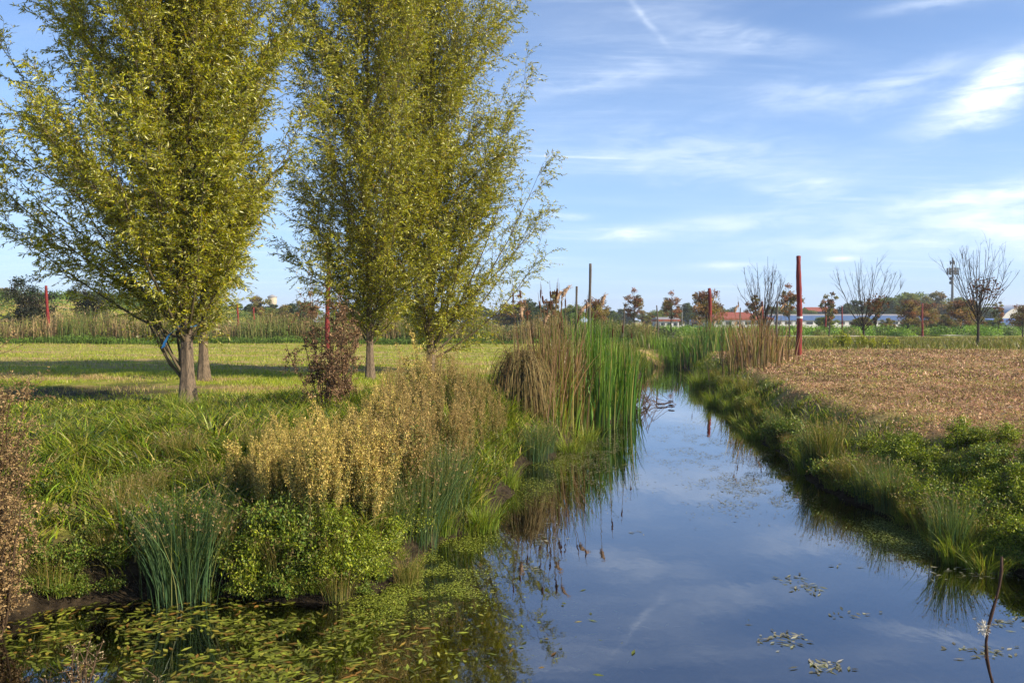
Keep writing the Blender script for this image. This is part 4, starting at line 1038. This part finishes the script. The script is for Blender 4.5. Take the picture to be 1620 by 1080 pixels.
put_px(rush, 2, 1350, 768, .8, 'straw tipped tuft on the right bank right of the yellow sedge')
put_px(rush, 1, 1505, 868, .85, 'rush tuft at the right bank nearest the floating weed, thin stalks', -.92)
put_px(rush, 1, 1230, 690, .7, 'blue green tuft on the right bank left of the tall rush tuft')
put_px(rush, 2, 1255, 715, .6, 'low dull tuft in front of the blue green tuft on the right bank')
put_px(rush, 2, 1460, 838, .6, 'dry tipped tuft between two rush tufts on the right bank')
put_px(sedge, 0, 1277, 748, 1.0, 'bright yellow green sedge tuft standing in the water at the right bank', -.99)
put_px(sedge, 0, 1160, 655, 1.1, 'yellow green sedge tuft along the narrow part of the right bank', -.95)
put_px(sedge, 0, 1130, 640, 1.1, 'sedge tuft at the bend near the water end, right bank', -.95)
put_px(sedge, 1, 1200, 690, 1.2, 'low spreading sedge tuft on the right bank', -.95)
put_px(sedge, 1, 1175, 672, 1.1, 'low sedge tuft left of the low spreading one', -.95)
put_px(sedge, 0, 1515, 885, .75, 'green sedge tuft at the foot of the right bank beside thin rushes', -.98)
put_px(sedge, 1, 1560, 900, .8, 'short sedge tuft near the right edge at the waterline', -.98)
put_px(sedge, 0, 762, 835, .9, 'upright green sedge tuft at the tip of the left bank point', -.98)
put_px(sedge, 1, 740, 838, .8, 'bleached drooping sedge tuft beside the upright green one', -.98)
put_px(sedge, 0, 800, 770, .9, 'sedge tuft on the left shore above the upright green one', -.98)
put_px(sedge, 1, 925, 695, 1.2, 'low sedge tuft at the foot of the green cattails', -.98)
put_px(sedge, 1, 900, 712, 1.2, 'low sedge tuft in front of the small cattail clump', -.98)
put_px(sedge, 0, 1108, 612, 1.6, 'low green tuft at the corner of the brown field and the water end', -.9)
put_px(sedge, 1, 330, 645, .9, 'grass tuft at the foot of the nearest willow')
put_px(sedge, 0, 280, 650, .8, 'tall grass tuft left of the nearest willow trunk')
put_px(sedge, 0, 700, 840, .7, 'small sedge tuft between the dark rushes and the point')
for i in range(26):   # remaining small tufts no one could tell apart
    t_ = rng.uniform(0, 1); px = 1110 + 480 * t_ ** .8 + rng.normal(0, 10); py = np.interp(px, [1110, 1143, 1225, 1310, 1410, 1530, 1620], [618, 645, 712, 775, 824, 880, 912]) - rng.uniform(4, 40)
    (rush if i % 2 else sedge).put(2 if i % 2 else 1, PG(px, py), rng.uniform(0, 6.28), rng.uniform(.4, .75), 'small mixed grass tuft growing along the right bank', 'small tufts along the right bank')
for i in range(30):
    px = rng.uniform(60, 650); py = rng.uniform(850, 946)
    (rush if i % 3 == 0 else sedge).put(2 if i % 3 == 0 else 1, PG(px, py), rng.uniform(0, 6.28), rng.uniform(.3, .55), 'short grass tuft hanging on the bare soil at the foot of the left bank', 'grass tufts at the foot of the left bank')
for i in range(26):
    px = rng.uniform(90, 480); py = rng.uniform(660, 830)
    (rush if i % 3 == 0 else sedge).put(2 if i % 3 == 0 else 1, PG(px, py), rng.uniform(0, 6.28), rng.uniform(.4, .75), 'drooping grass tuft on the slope of the left bank', 'grass tufts on the left bank slope')

# ------------------------------------------------------------------ golden seed weeds
def seed_weed(label, n_stem, H, cols, wts, green, group, fl=.021, nf=270, narrow=.10):
    root = thing('seed_weed', (0, 0, 0), label, 'plant', group)
    g = Geo(); S = np.concatenate([rng.normal(0, .09, (n_stem, 2)), np.full((n_stem, 1), -.05)], 1)
    h = rng.uniform(.7, 1.05, n_stem) * H; u = np.linspace(0, 1, 6); ln = rng.normal(0, .13, (n_stem, 2))
    pth = S[:, None] + np.stack([ln[:, :1] * u ** 1.6 * h[:, None], ln[:, 1:] * u ** 1.6 * h[:, None], u[None] * h[:, None]], -1)
    tubes(g, pth, np.linspace(.005, .0022, 6)[None] * np.ones((n_stem, 1)), 4, col=pal(n_stem, [(.16, .12, .05), (.20, .17, .06)]))
    # side sprays
    ns = 15; N = n_stem * ns; si = np.repeat(np.arange(n_stem), ns); tt = np.clip(rng.beta(2.6, 1.6, N), .32, .99) * 5; k = tt.astype(int)
    b_ = pth[si, k] + (pth[si, np.minimum(k + 1, 5)] - pth[si, k]) * (tt - k)[:, None]
    d = norm(rdir(N) * T([1, 1, .25]) * .8 + T([0, 0, 1.5])); L = (1.15 - tt / 5) * .38 * rng.uniform(.6, 1.2, N) * H / 1.3 + .04
    s = np.linspace(0, 1, 4)
    sp_ = b_[:, None] + d[:, None] * (s[None, :, None] * L[:, None, None])
    tubes(g, sp_, np.full((N, 4), .0018), 3, col=pal(N, cols, wts))
    g.build('stems', M_dry, root)
    gl = Geo(); M_ = n_stem * nf; i = rng.integers(0, N, M_); f = rng.random(M_) ** .7
    q_ = b_[i] + d[i] * (f * L[i])[:, None] + rdir(M_) * .022
    leaves(gl, q_, rdir(M_), rdir(M_), rng.uniform(.6, 1.5, M_) * fl, rng.uniform(.6, 1.3, M_) * fl * .7, pal(M_, cols, wts, .25))
    gl.build('seed_heads', M_dry, root)['kind'] = 'stuff'
    gg = Geo(); M_ = n_stem * 130; i = rng.integers(0, n_stem, M_); f = rng.uniform(.04, .75, M_) * 5; k = f.astype(int)
    q_ = pth[i, k] + (pth[i, np.minimum(k + 1, 5)] - pth[i, k]) * (f - k)[:, None]
    leaves(gg, q_, norm(rdir(M_) + T([0, 0, .2])), rdir(M_), rng.uniform(.04, .09, M_), rng.uniform(.008, .014, M_), pal(M_, green, None, .2))
    gg.build('leaves', M_leaf, root)
    return root
G_W = 'golden seed weeds on the left bank'
TAN = [(.50, .36, .10), (.58, .46, .17), (.34, .25, .06), (.28, .30, .04)]
TAN2 = [(.40, .28, .10), (.26, .16, .06), (.48, .36, .15), (.22, .20, .05)]
GW_ = [(.14, .16, .03), (.20, .18, .04), (.09, .12, .02)]
wd = Placer([seed_weed('x', 5, 1.30, TAN, [4, 3, 2, 1.5], GW_, G_W), seed_weed('x', 6, 1.05, TAN, [3, 4, 1, 2], GW_, G_W),
             seed_weed('x', 5, 1.35, TAN2, [3, 3, 2, 2], GW_, G_W, fl=.015, nf=260), seed_weed('x', 4, 1.2, TAN2, [4, 2, 3, 1], GW_, G_W, fl=.016)])
wpoly = [(385, 800), (420, 840), (600, 850), (690, 800), (760, 735), (800, 700), (800, 640), (720, 615), (600, 620), (520, 660), (440, 700)]
def inpoly(x, y, pl):
    c = False
    for i in range(len(pl)):
        (ax, ay), (bx, by) = pl[i], pl[(i + 1) % len(pl)]
        if (ay > y) != (by > y) and x < (bx - ax) * (y - ay) / (by - ay) + ax: c = not c
    return c
WL = ['golden brown seed weed in the dense stand on the left bank', 'short pale gold seed weed at the front of the left bank stand', 'reddish brown fine seed weed at the back of the left bank stand', 'thin tawny seed weed between the willows and the cattails']
cnt = 0
while cnt < 230:
    px = rng.uniform(385, 800); py = 850 - 235 * rng.random() ** .9
    if not inpoly(px, py, wpoly): continue
    back = px > 610 + rng.normal(0, 40)
    k = int(rng.integers(2, 4)) if back else int(rng.integers(0, 2))
    p_ = PG(px, py)
    if p_[1] > 22: continue
    lim = np.interp(px, [385, 420, 480, 560, 600, 650, 700, 760, 800], [700, 665, 650, 645, 595, 555, 540, 580, 615])
    allow = (py - lim) * p_[1] / F
    if allow < .3: continue
    wd.put(k, p_, rng.uniform(0, 6.28), (lambda q: (q * .8, q * .8, q))(min(rng.uniform(.7, 1.4), allow / 1.2) * rng.uniform(.72, 1.05)), WL[k], ['golden seed weeds', 'short gold seed weeds', 'reddish seed weeds', 'tawny seed weeds'][k]); cnt += 1
wd.put(1, PG(372, 800), 1.0, .8, 'single gold seed weed right behind the large rush tuft', 'short gold seed weeds')
wd.put(0, PG(670, 690), 1.0, 1.45, 'tallest greenish gold seed weed in front of the rightmost willow', 'golden seed weeds')

# hanging dry tussock left of brown cattails
root = thing('grass_tussock', PG(826, 650), 'brown tussock of dry grass drooping over like a mop left of the cattails', 'plant')
g = Geo(); N = 900; p_ = rng.normal(0, .12, (N, 3)) + T([0, 0, .95]); a = rng.uniform(0, 6.28, N)
u = np.linspace(0, 1, 6); L = rng.uniform(.25, .62, N); fall = rng.uniform(.3, 1.15, N)
pt = p_[:, None] + np.stack([np.cos(a)[:, None] * L[:, None] * u ** .7, np.sin(a)[:, None] * L[:, None] * u ** .7, .55 * u * (1 - u) * 2 - fall[:, None] * u ** 2], -1)
tubes(g, pt, np.full((N, 6), .0045), 3, col=pal(N, [(.24, .17, .07), (.16, .10, .045), (.32, .25, .11), (.14, .13, .04)])); g.build('leaves', M_dry, root)
g = Geo(); tubes(g, [[[.0, 0, -.1], [.03, 0, .5], [0, 0, .95]]], [[.06, .06, .09]], 8, col=(.14, .09, .05)); g.build('stem', M_dry, root)

# ------------------------------------------------------------------ dead shrubs
def dead_shrub(label, base, H, R_, n_stem, n_leaf, cols, wts, leaf, green_foot=False, name='dead_shrub', upr=.5):
    root = thing(name, base, label, 'shrub', 'withered shrubs')
    g = Geo(); u = np.linspace(0, 1, 8); a = rng.uniform(0, 6.28, n_stem); f = rng.uniform(.1, 1, n_stem); h = rng.uniform(.6, 1.05, n_stem) * H
    pth = np.stack([np.cos(a)[:, None] * R_ * f[:, None] * u ** .8, np.sin(a)[:, None] * R_ * f[:, None] * u ** .8, u[None] * h[:, None] - .05], -1) + np.cumsum(rng.normal(0, .015, (n_stem, 8, 3)), 1)
    tubes(g, pth, np.linspace(.011, .004, 8)[None] * np.ones((n_stem, 1)), 5, col=(.10, .065, .04))
    ns = 16; N = n_stem * ns; si = np.repeat(np.arange(n_stem), ns); k = rng.integers(2, 8, N)
    d = norm(rdir(N) + T([0, 0, upr])); L = rng.uniform(.12, .45, N) * R_ / .6; s = np.linspace(0, 1, 4)
    sp_ = pth[si, k][:, None] + d[:, None] * (s[None, :, None] * L[:, None, None]) + rdir(N)[:, None] * .1 * (s ** 2)[None, :, None] * L[:, None, None]
    tubes(g, sp_, np.full((N, 4), .0025), 3, col=(.13, .085, .05)); g.build('stems', M_dry, root)
    gl = Geo(); i = rng.integers(0, N, n_leaf); f = rng.random(n_leaf)
    q_ = sp_[i, 0] + d[i] * (f * L[i])[:, None] + rdir(n_leaf) * .025
    leaves(gl, q_, norm(rdir(n_leaf) + T([0, 0, -.4])), rdir(n_leaf), rng.uniform(.6, 1.4, n_leaf) * leaf, rng.uniform(.6, 1.3, n_leaf) * leaf * .6, pal(n_leaf, cols, wts, .25), fold=.4)
    gl.build('withered_leaves', M_dry, root)
    return root
BR = [(.16, .085, .05), (.24, .15, .09), (.10, .05, .035), (.33, .22, .13)]
dead_shrub('tall withered brown shrub standing between the nearest and middle willow', PG(512, 655, -.1), 2.2, .72, 15, 5600, [(.19, .11, .06), (.26, .17, .09), (.11, .065, .04), (.34, .24, .14)], [4, 3, 3, 1], .046)
dead_shrub('shorter withered shrub leaning beside the tall one left of the middle willow', PG(546, 650, -.1), 1.9, .5, 9, 2800, [(.20, .12, .06), (.28, .18, .10), (.11, .065, .04)], [4, 3, 3], .042)
dead_shrub('brown dry shrub with curled leaves cut by the left edge of the photo', T([-4.80, 7.15, -.55]), 1.85, .62, 40, 22000, [(.28, .18, .08), (.36, .26, .13), (.15, .09, .05), (.24, .22, .07)], [4, 3, 4, 1], .024)
dead_shrub('lower part of the dry shrub overhanging the water at the left edge', T([-4.42, 6.75, -.95]), 1.25, .36, 22, 8000, [(.30, .20, .09), (.38, .27, .13), (.18, .11, .05)], [4, 3, 2], .026)
for (px, py, H_, lab) in ((140, 1125, .42, 'dry seeding sprig poking up at the bottom left corner'), (238, 1130, .36, 'smaller dry sprig right of the bottom left corner sprig')):
    p_ = PD(px, py, 4.75)
    o = dead_shrub(lab, on_ground(p_[0], 4.62), max(.2, PD(px, 1015 if px < 200 else 1040, 4.7)[2] - on_ground(p_[0], 4.62)[2]), .16, 9, 700, [(.34, .26, .16), (.24, .19, .10), (.42, .34, .22)], [3, 2, 2], .011, name='dry_sprig', upr=.9)
# tall bare stalk at bottom right
b_ = on_ground(2.83, 4.55)
root = thing('bare_stalk', b_, 'single dark bare stalk rising from the bottom right corner', 'plant')
K = 14; u = np.linspace(0, 1, K); p0 = b_ * 0; top = PD(1582, 880, 4.7) - b_
pth = p0[None] + np.stack([top[0] * u + .025 * np.sin(u * 9) - .06 * np.sin(u * np.pi), top[1] * u, top[2] * u], -1)
g = Geo(); tubes(g, [pth], [np.linspace(.009, .0065, K) + (np.arange(K) % 3 == 0) * .003], 7, col=(.075, .045, .035), cap=True); g.build('stem', M_dry, root)
g = Geo()
for k in (4, 6, 8, 10): leaves(g, pth[k][None].repeat(3, 0), rdir(3), rdir(3), np.full(3, .03), np.full(3, .015), pal(3, [(.12, .07, .05)]))
N = 90; leaves(g, pth[8] + T([-.025, 0, .0]) + rdir(N) * T([.02, .02, .03]), rdir(N), rdir(N), np.full(N, .03), np.full(N, .006), pal(N, [(.6, .58, .55)])); g.build('seed_fluff', M_dry, root)['kind'] = 'stuff'

# ------------------------------------------------------------------ leafy weeds on the banks
def leafy_weed(label, R_, H, n_leaf, leaf, cols, wts, group, flowers=None):
    root = thing('leafy_weed', (0, 0, 0), label, 'plant', group)
    g = Geo(); ns = 26; a = rng.uniform(0, 6.28, ns); f = rng.uniform(.15, 1, ns); u = np.linspace(0, 1, 6); h = H * rng.uniform(.5, 1.1, ns) * (1.1 - .5 * f)
    pth = np.stack([np.cos(a)[:, None] * R_ * f[:, None] * u ** .8, np.sin(a)[:, None] * R_ * f[:, None] * u ** .8, h[:, None] * np.sin(u * 1.8)[None] - .03], -1)
    tubes(g, pth, np.linspace(.005, .002, 6)[None] * np.ones((ns, 1)), 4, col=(.14, .13, .04)); g.build('stems', M_dry, root)
    gl = Geo(); i = rng.integers(0, ns, n_leaf); k = rng.integers(1, 6, n_leaf)
    q_ = pth[i, k] + rdir(n_leaf) * T([.06, .06, .045]) * R_ / .3
    leaves(gl, q_, norm(rdir(n_leaf) + T([0, 0, .1])), norm(rdir(n_leaf) * .9 + T([0, 0, 1])), rng.uniform(.6, 1.4, n_leaf) * leaf, rng.uniform(.7, 1.2, n_leaf) * leaf * .6, pal(n_leaf, cols, wts, .22))
    gl.build('leaves', M_leaf, root)
    if flowers:
        gf = Geo(); N = 45; i = rng.integers(0, ns, N); q_ = pth[i, 5] + rdir(N) * T([.05, .05, .02]) + T([0, 0, .05])
        for _ in range(3): leaves(gf, q_, norm(rdir(N) * T([1, 1, .2])), T([[0, 0, 1.]]).repeat(N, 0), np.full(N, .013), np.full(N, .010), pal(N, [flowers], None, .05))
        gf.build('flowers', M_leaf, root)
    return root
LW = [(.16, .22, .012), (.29, .33, .02), (.07, .12, .012), (.32, .31, .05)]
LWd = [(.07, .14, .015), (.13, .20, .02), (.20, .23, .035), (.20, .14, .05)]
lw = Placer([leafy_weed('x', .36, .38, 1300, .036, LW, [4, 4, 2, 1], None), leafy_weed('x', .32, .32, 1200, .030, LW, [3, 4, 3, 1.5], None),
             leafy_weed('x', .34, .34, 1100, .040, LWd, [3, 4, 3, 1], None), leafy_weed('x', .25, .42, 700, .03, LWd, [3, 3, 3, 1], None, (.75, .75, .78))])
for i in range(80):
    px = rng.uniform(385, 650); py = rng.uniform(800, 945)
    if rng.random() < .3: continue
    if py > 950 - abs(px - 500) * .05: continue
    p_ = PG(px, py)
    if p_[2] < -.98: continue
    k = int(rng.choice([0, 1, 1, 2])); lw.put(k, p_, rng.uniform(0, 6.28), (rng.uniform(.4, 1.0), rng.uniform(.4, 1.0), rng.uniform(.4, 1.2)), 'dark leafy weed among the yellow green ones on the left bank' if k == 2 else 'yellow green leafy weed cascading down the left bank', 'dark leafy weeds amid the bright ones' if k == 2 else 'leafy weeds on the left bank')
for i in range(26):
    px = rng.uniform(10, 600) if i > 9 else rng.uniform(10, 130); py = rng.uniform(890, 942)
    lw.put(2, PG(px, py), rng.uniform(0, 6.28), rng.uniform(.3, .55), 'small dark weed creeping over the soil at the foot of the left bank', 'small weeds at the foot of the left bank')
for i in range(34):
    px = rng.uniform(60, 400); py = rng.uniform(700, 900)
    lw.put(2, PG(px, py), rng.uniform(0, 6.28), rng.uniform(.4, .75), 'dark green leafy weed among the grass left of the large rush tuft', 'dark leafy weeds on the left bank')
lw.put(3, PG(335, 800), 0, .8, 'leafy weed with small white flowers behind the large rush tuft', 'white flowering weeds')
lw.put(3, PG(308, 790), 2, .7, 'white flowering weed left of the other white flowering one', 'white flowering weeds')
for i in range(150):
    px = rng.uniform(1330, 1690); lo = np.interp(px, [1310, 1410, 1530, 1620, 1700], [775, 822, 878, 910, 935]); py = rng.uniform(690, lo)
    if py < 700 - (px - 1330) * .05: continue
    p_ = PG(px, py)
    if p_[2] < -.97: continue
    k = int(rng.choice([0, 1, 2], p=[.45, .3, .25]))
    lw.put(k, p_, rng.uniform(0, 6.28), rng.uniform(.5, .9), ['bright leafy weed matting the right bank', 'small leaved yellow green weed on the right bank', 'dark leafy weed matting the right bank'][k], ['bright leafy weeds, right bank', 'yellow green leafy weeds, right bank', 'dark leafy weeds, right bank'][k])
yw = Placer([leafy_weed('x', .45, .9, 1100, .09, [(.45, .42, .02), (.32, .36, .03), (.2, .24, .03)], [3, 3, 2], None)])
for px, sc in ((1343, 1.2), (1350, .9), (1374, .9), (1388, .7), (1408, .8), (1425, .7), (1318, .6)):
    p_ = PD(px, 540, 49); yw.put(0, on_ground(p_[0], 49 + sc), px, sc, 'bright yellow weed at the far edge of the brown field', 'yellow weeds at the field edge')
for i in range(22):
    t_ = rng.random(); px = 1100 + 220 * t_; py = np.interp(px, [1100, 1143, 1225, 1320], [605, 645, 712, 775]) - rng.uniform(8, 45)
    lw.put(2, PG(px, py), rng.uniform(0, 6.28), rng.uniform(.8, 1.2), 'dark leafy weed on the narrow part of the right bank', 'dark leafy weeds, narrow right bank')

# ------------------------------------------------------------------ floating plants
def floaters(name, label, pts, L, W, cols, wts, z=(.002, .012), jit=.02, flow=False):
    g = Geo(); N = len(pts); a = rng.uniform(0, 6.28, N) if not flow else vnoise(pts[:, 0], pts[:, 1], .5, 41) * 9 - 1 + rng.normal(0, .9, N)
    pos = np.stack([pts[:, 0], pts[:, 1], WATER_Z + rng.uniform(*z, N)], -1)
    d = np.stack([np.cos(a), np.sin(a), rng.normal(0, jit, N)], -1)
    leaves(g, pos, d, norm(T([[0, 0, 1.]]) + rng.normal(0, .12, (N, 3))), rng.uniform(.35, 1.45, N) * L, rng.uniform(.7, 1.2, N) * W, pal(N, cols, wts, .25), fold=.03)
    o = g.build(name, M_leaf); tag(o, kind='stuff', label=label, cat='water plants'); return o
def wscatter(N, fn):
    out_ = []
    while sum(map(len, out_)) < N:
        px = rng.uniform(-20, 1640, 40000); py = rng.uniform(580, 1085, 40000)
        k = rng.random(40000) < fn(px, py)
        px, py = px[k], py[k]
        r = np.array([P(a, b, WATER_Z)[:2] for a, b in zip(px[:3000], py[:3000])]) if len(px) else np.zeros((0, 2))
        if len(r):
            sd = shore_dist(r[:, 0], r[:, 1]); out_.append(r[sd < .05])
    return np.concatenate(out_)[:N]
def blob(px, py, cx, cy, rx, ry): return np.exp(-(((px - cx) / rx) ** 2 + ((py - cy) / ry) ** 2))
def pw(px, py):
    d = np.maximum.reduce([blob(px, py, 330, 1000, 300, 50), blob(px, py, 420, 1050, 190, 45), blob(px, py, 120, 990, 150, 40), .8 * blob(px, py, 560, 1000, 90, 40)])
    return d * ss((vnoise(px, py * 2.5, 36, 31) - .18) / .3) * 1.1
p_ = wscatter(27000, pw)
LILY = [(.24, .27, .03), (.15, .18, .02), (.32, .30, .05), (.26, .13, .03), (.09, .10, .02)]
floaters('pondweed', 'yellow green oval pondweed leaves drifting in the shaded water', p_, .088, .029, LILY, [3, 4, 1.2, 1.6, 4], (-.07, .006), flow=True)
def wm(px, py):
    d = np.maximum.reduce([blob(px, py, 660, 905, 75, 40), blob(px, py, 700, 940, 55, 22), blob(px, py, 620, 950, 60, 22), .9 * blob(px, py, 735, 860, 45, 18), .7 * blob(px, py, 850, 770, 50, 20), .8 * blob(px, py, 870, 735, 50, 14)])
    return d * ss((vnoise(px, py * 2.2, 26, 33) - .22) / .3)
p_ = wscatter(11000, wm)
floaters('water_weed', 'mat of bright yellow green water weed spreading from the left bank', p_, .022, .013, [(.26, .30, .03), (.18, .23, .03), (.32, .33, .06), (.12, .15, .02)], [4, 3, 2, 1], (.0, .03), .25)
def ww_(px, py): return blob(px, py, 1425, 850, 42, 16) + .8 * blob(px, py, 1400, 832, 30, 10) + .5 * blob(px, py, 1455, 870, 30, 12)
p_ = wscatter(4200, ww_)
floaters('duckweed_patch', 'green patch of floating weed beside the right bank', p_, .024, .015, [(.18, .22, .04), (.10, .14, .02), (.30, .30, .08)], [3, 3, 1], (.0, .04), .3)
def wd_(px, py):
    d = np.maximum.reduce([blob(px, py, 1130, 700, 90, 40), blob(px, py, 1190, 750, 70, 40), .8 * blob(px, py, 1060, 600, 40, 14), 1.6 * blob(px, py, 935, 705, 70, 46), .5 * blob(px, py, 1230, 790, 50, 20)])
    return d * ss((vnoise(px, py * 3, 20, 35) - .35) / .3)
p_ = wscatter(7500, wd_)
floaters('floating_debris', 'scattered bits of leaf and weed floating on the open water', p_, .045, .016, [(.18, .15, .07), (.25, .23, .12), (.10, .08, .04), (.22, .22, .06)], [3, 2, 2, 2])
def wf(px, py):
    cs = [(1330, 895, 14, 5), (1275, 930, 22, 5), (1340, 972, 24, 5), (1240, 1010, 34, 9), (1285, 932, 14, 6), (1310, 1055, 26, 8), (1195, 987, 10, 3), (1570, 1030, 26, 8), (1520, 1025, 20, 3), (1590, 985, 30, 6), (860, 852, 20, 6), (835, 898, 16, 4), (880, 830, 14, 4), (1010, 845, 10, 3), (1150, 795, 14, 4), (1255, 915, 20, 5), (1560, 905, 60, 8)]
    return np.maximum.reduce([blob(px, py, *c) for c in cs]) * .9
p_ = wscatter(330, wf)
floaters('drifting_leaves', 'small rafts of pale pondweed leaves drifting on the dark water', p_, .075, .024, [(.28, .27, .18), (.16, .17, .09), (.10, .10, .07), (.34, .31, .24)], [3, 3, 2, 1])

# ------------------------------------------------------------------ haze: a thin even box of air round everything
g = Geo(); box(g, -1000, 1000, -80, 1600, -4, 40)
m, n = mat_new('haze_air'); o = n.n('ShaderNodeOutputMaterial')
pv = n.n('ShaderNodeVolumePrincipled', ins={'Color': (.80, .88, 1.0, 1), 'Density': 0.00035, 'Anisotropy': 0.2})
n.t.links.new(pv.outputs[0], o.inputs['Volume'])
hz = g.build('haze', m, sharp=True); tag(hz, kind='stuff', label='thin bluish haze over the far fields', cat='haze')
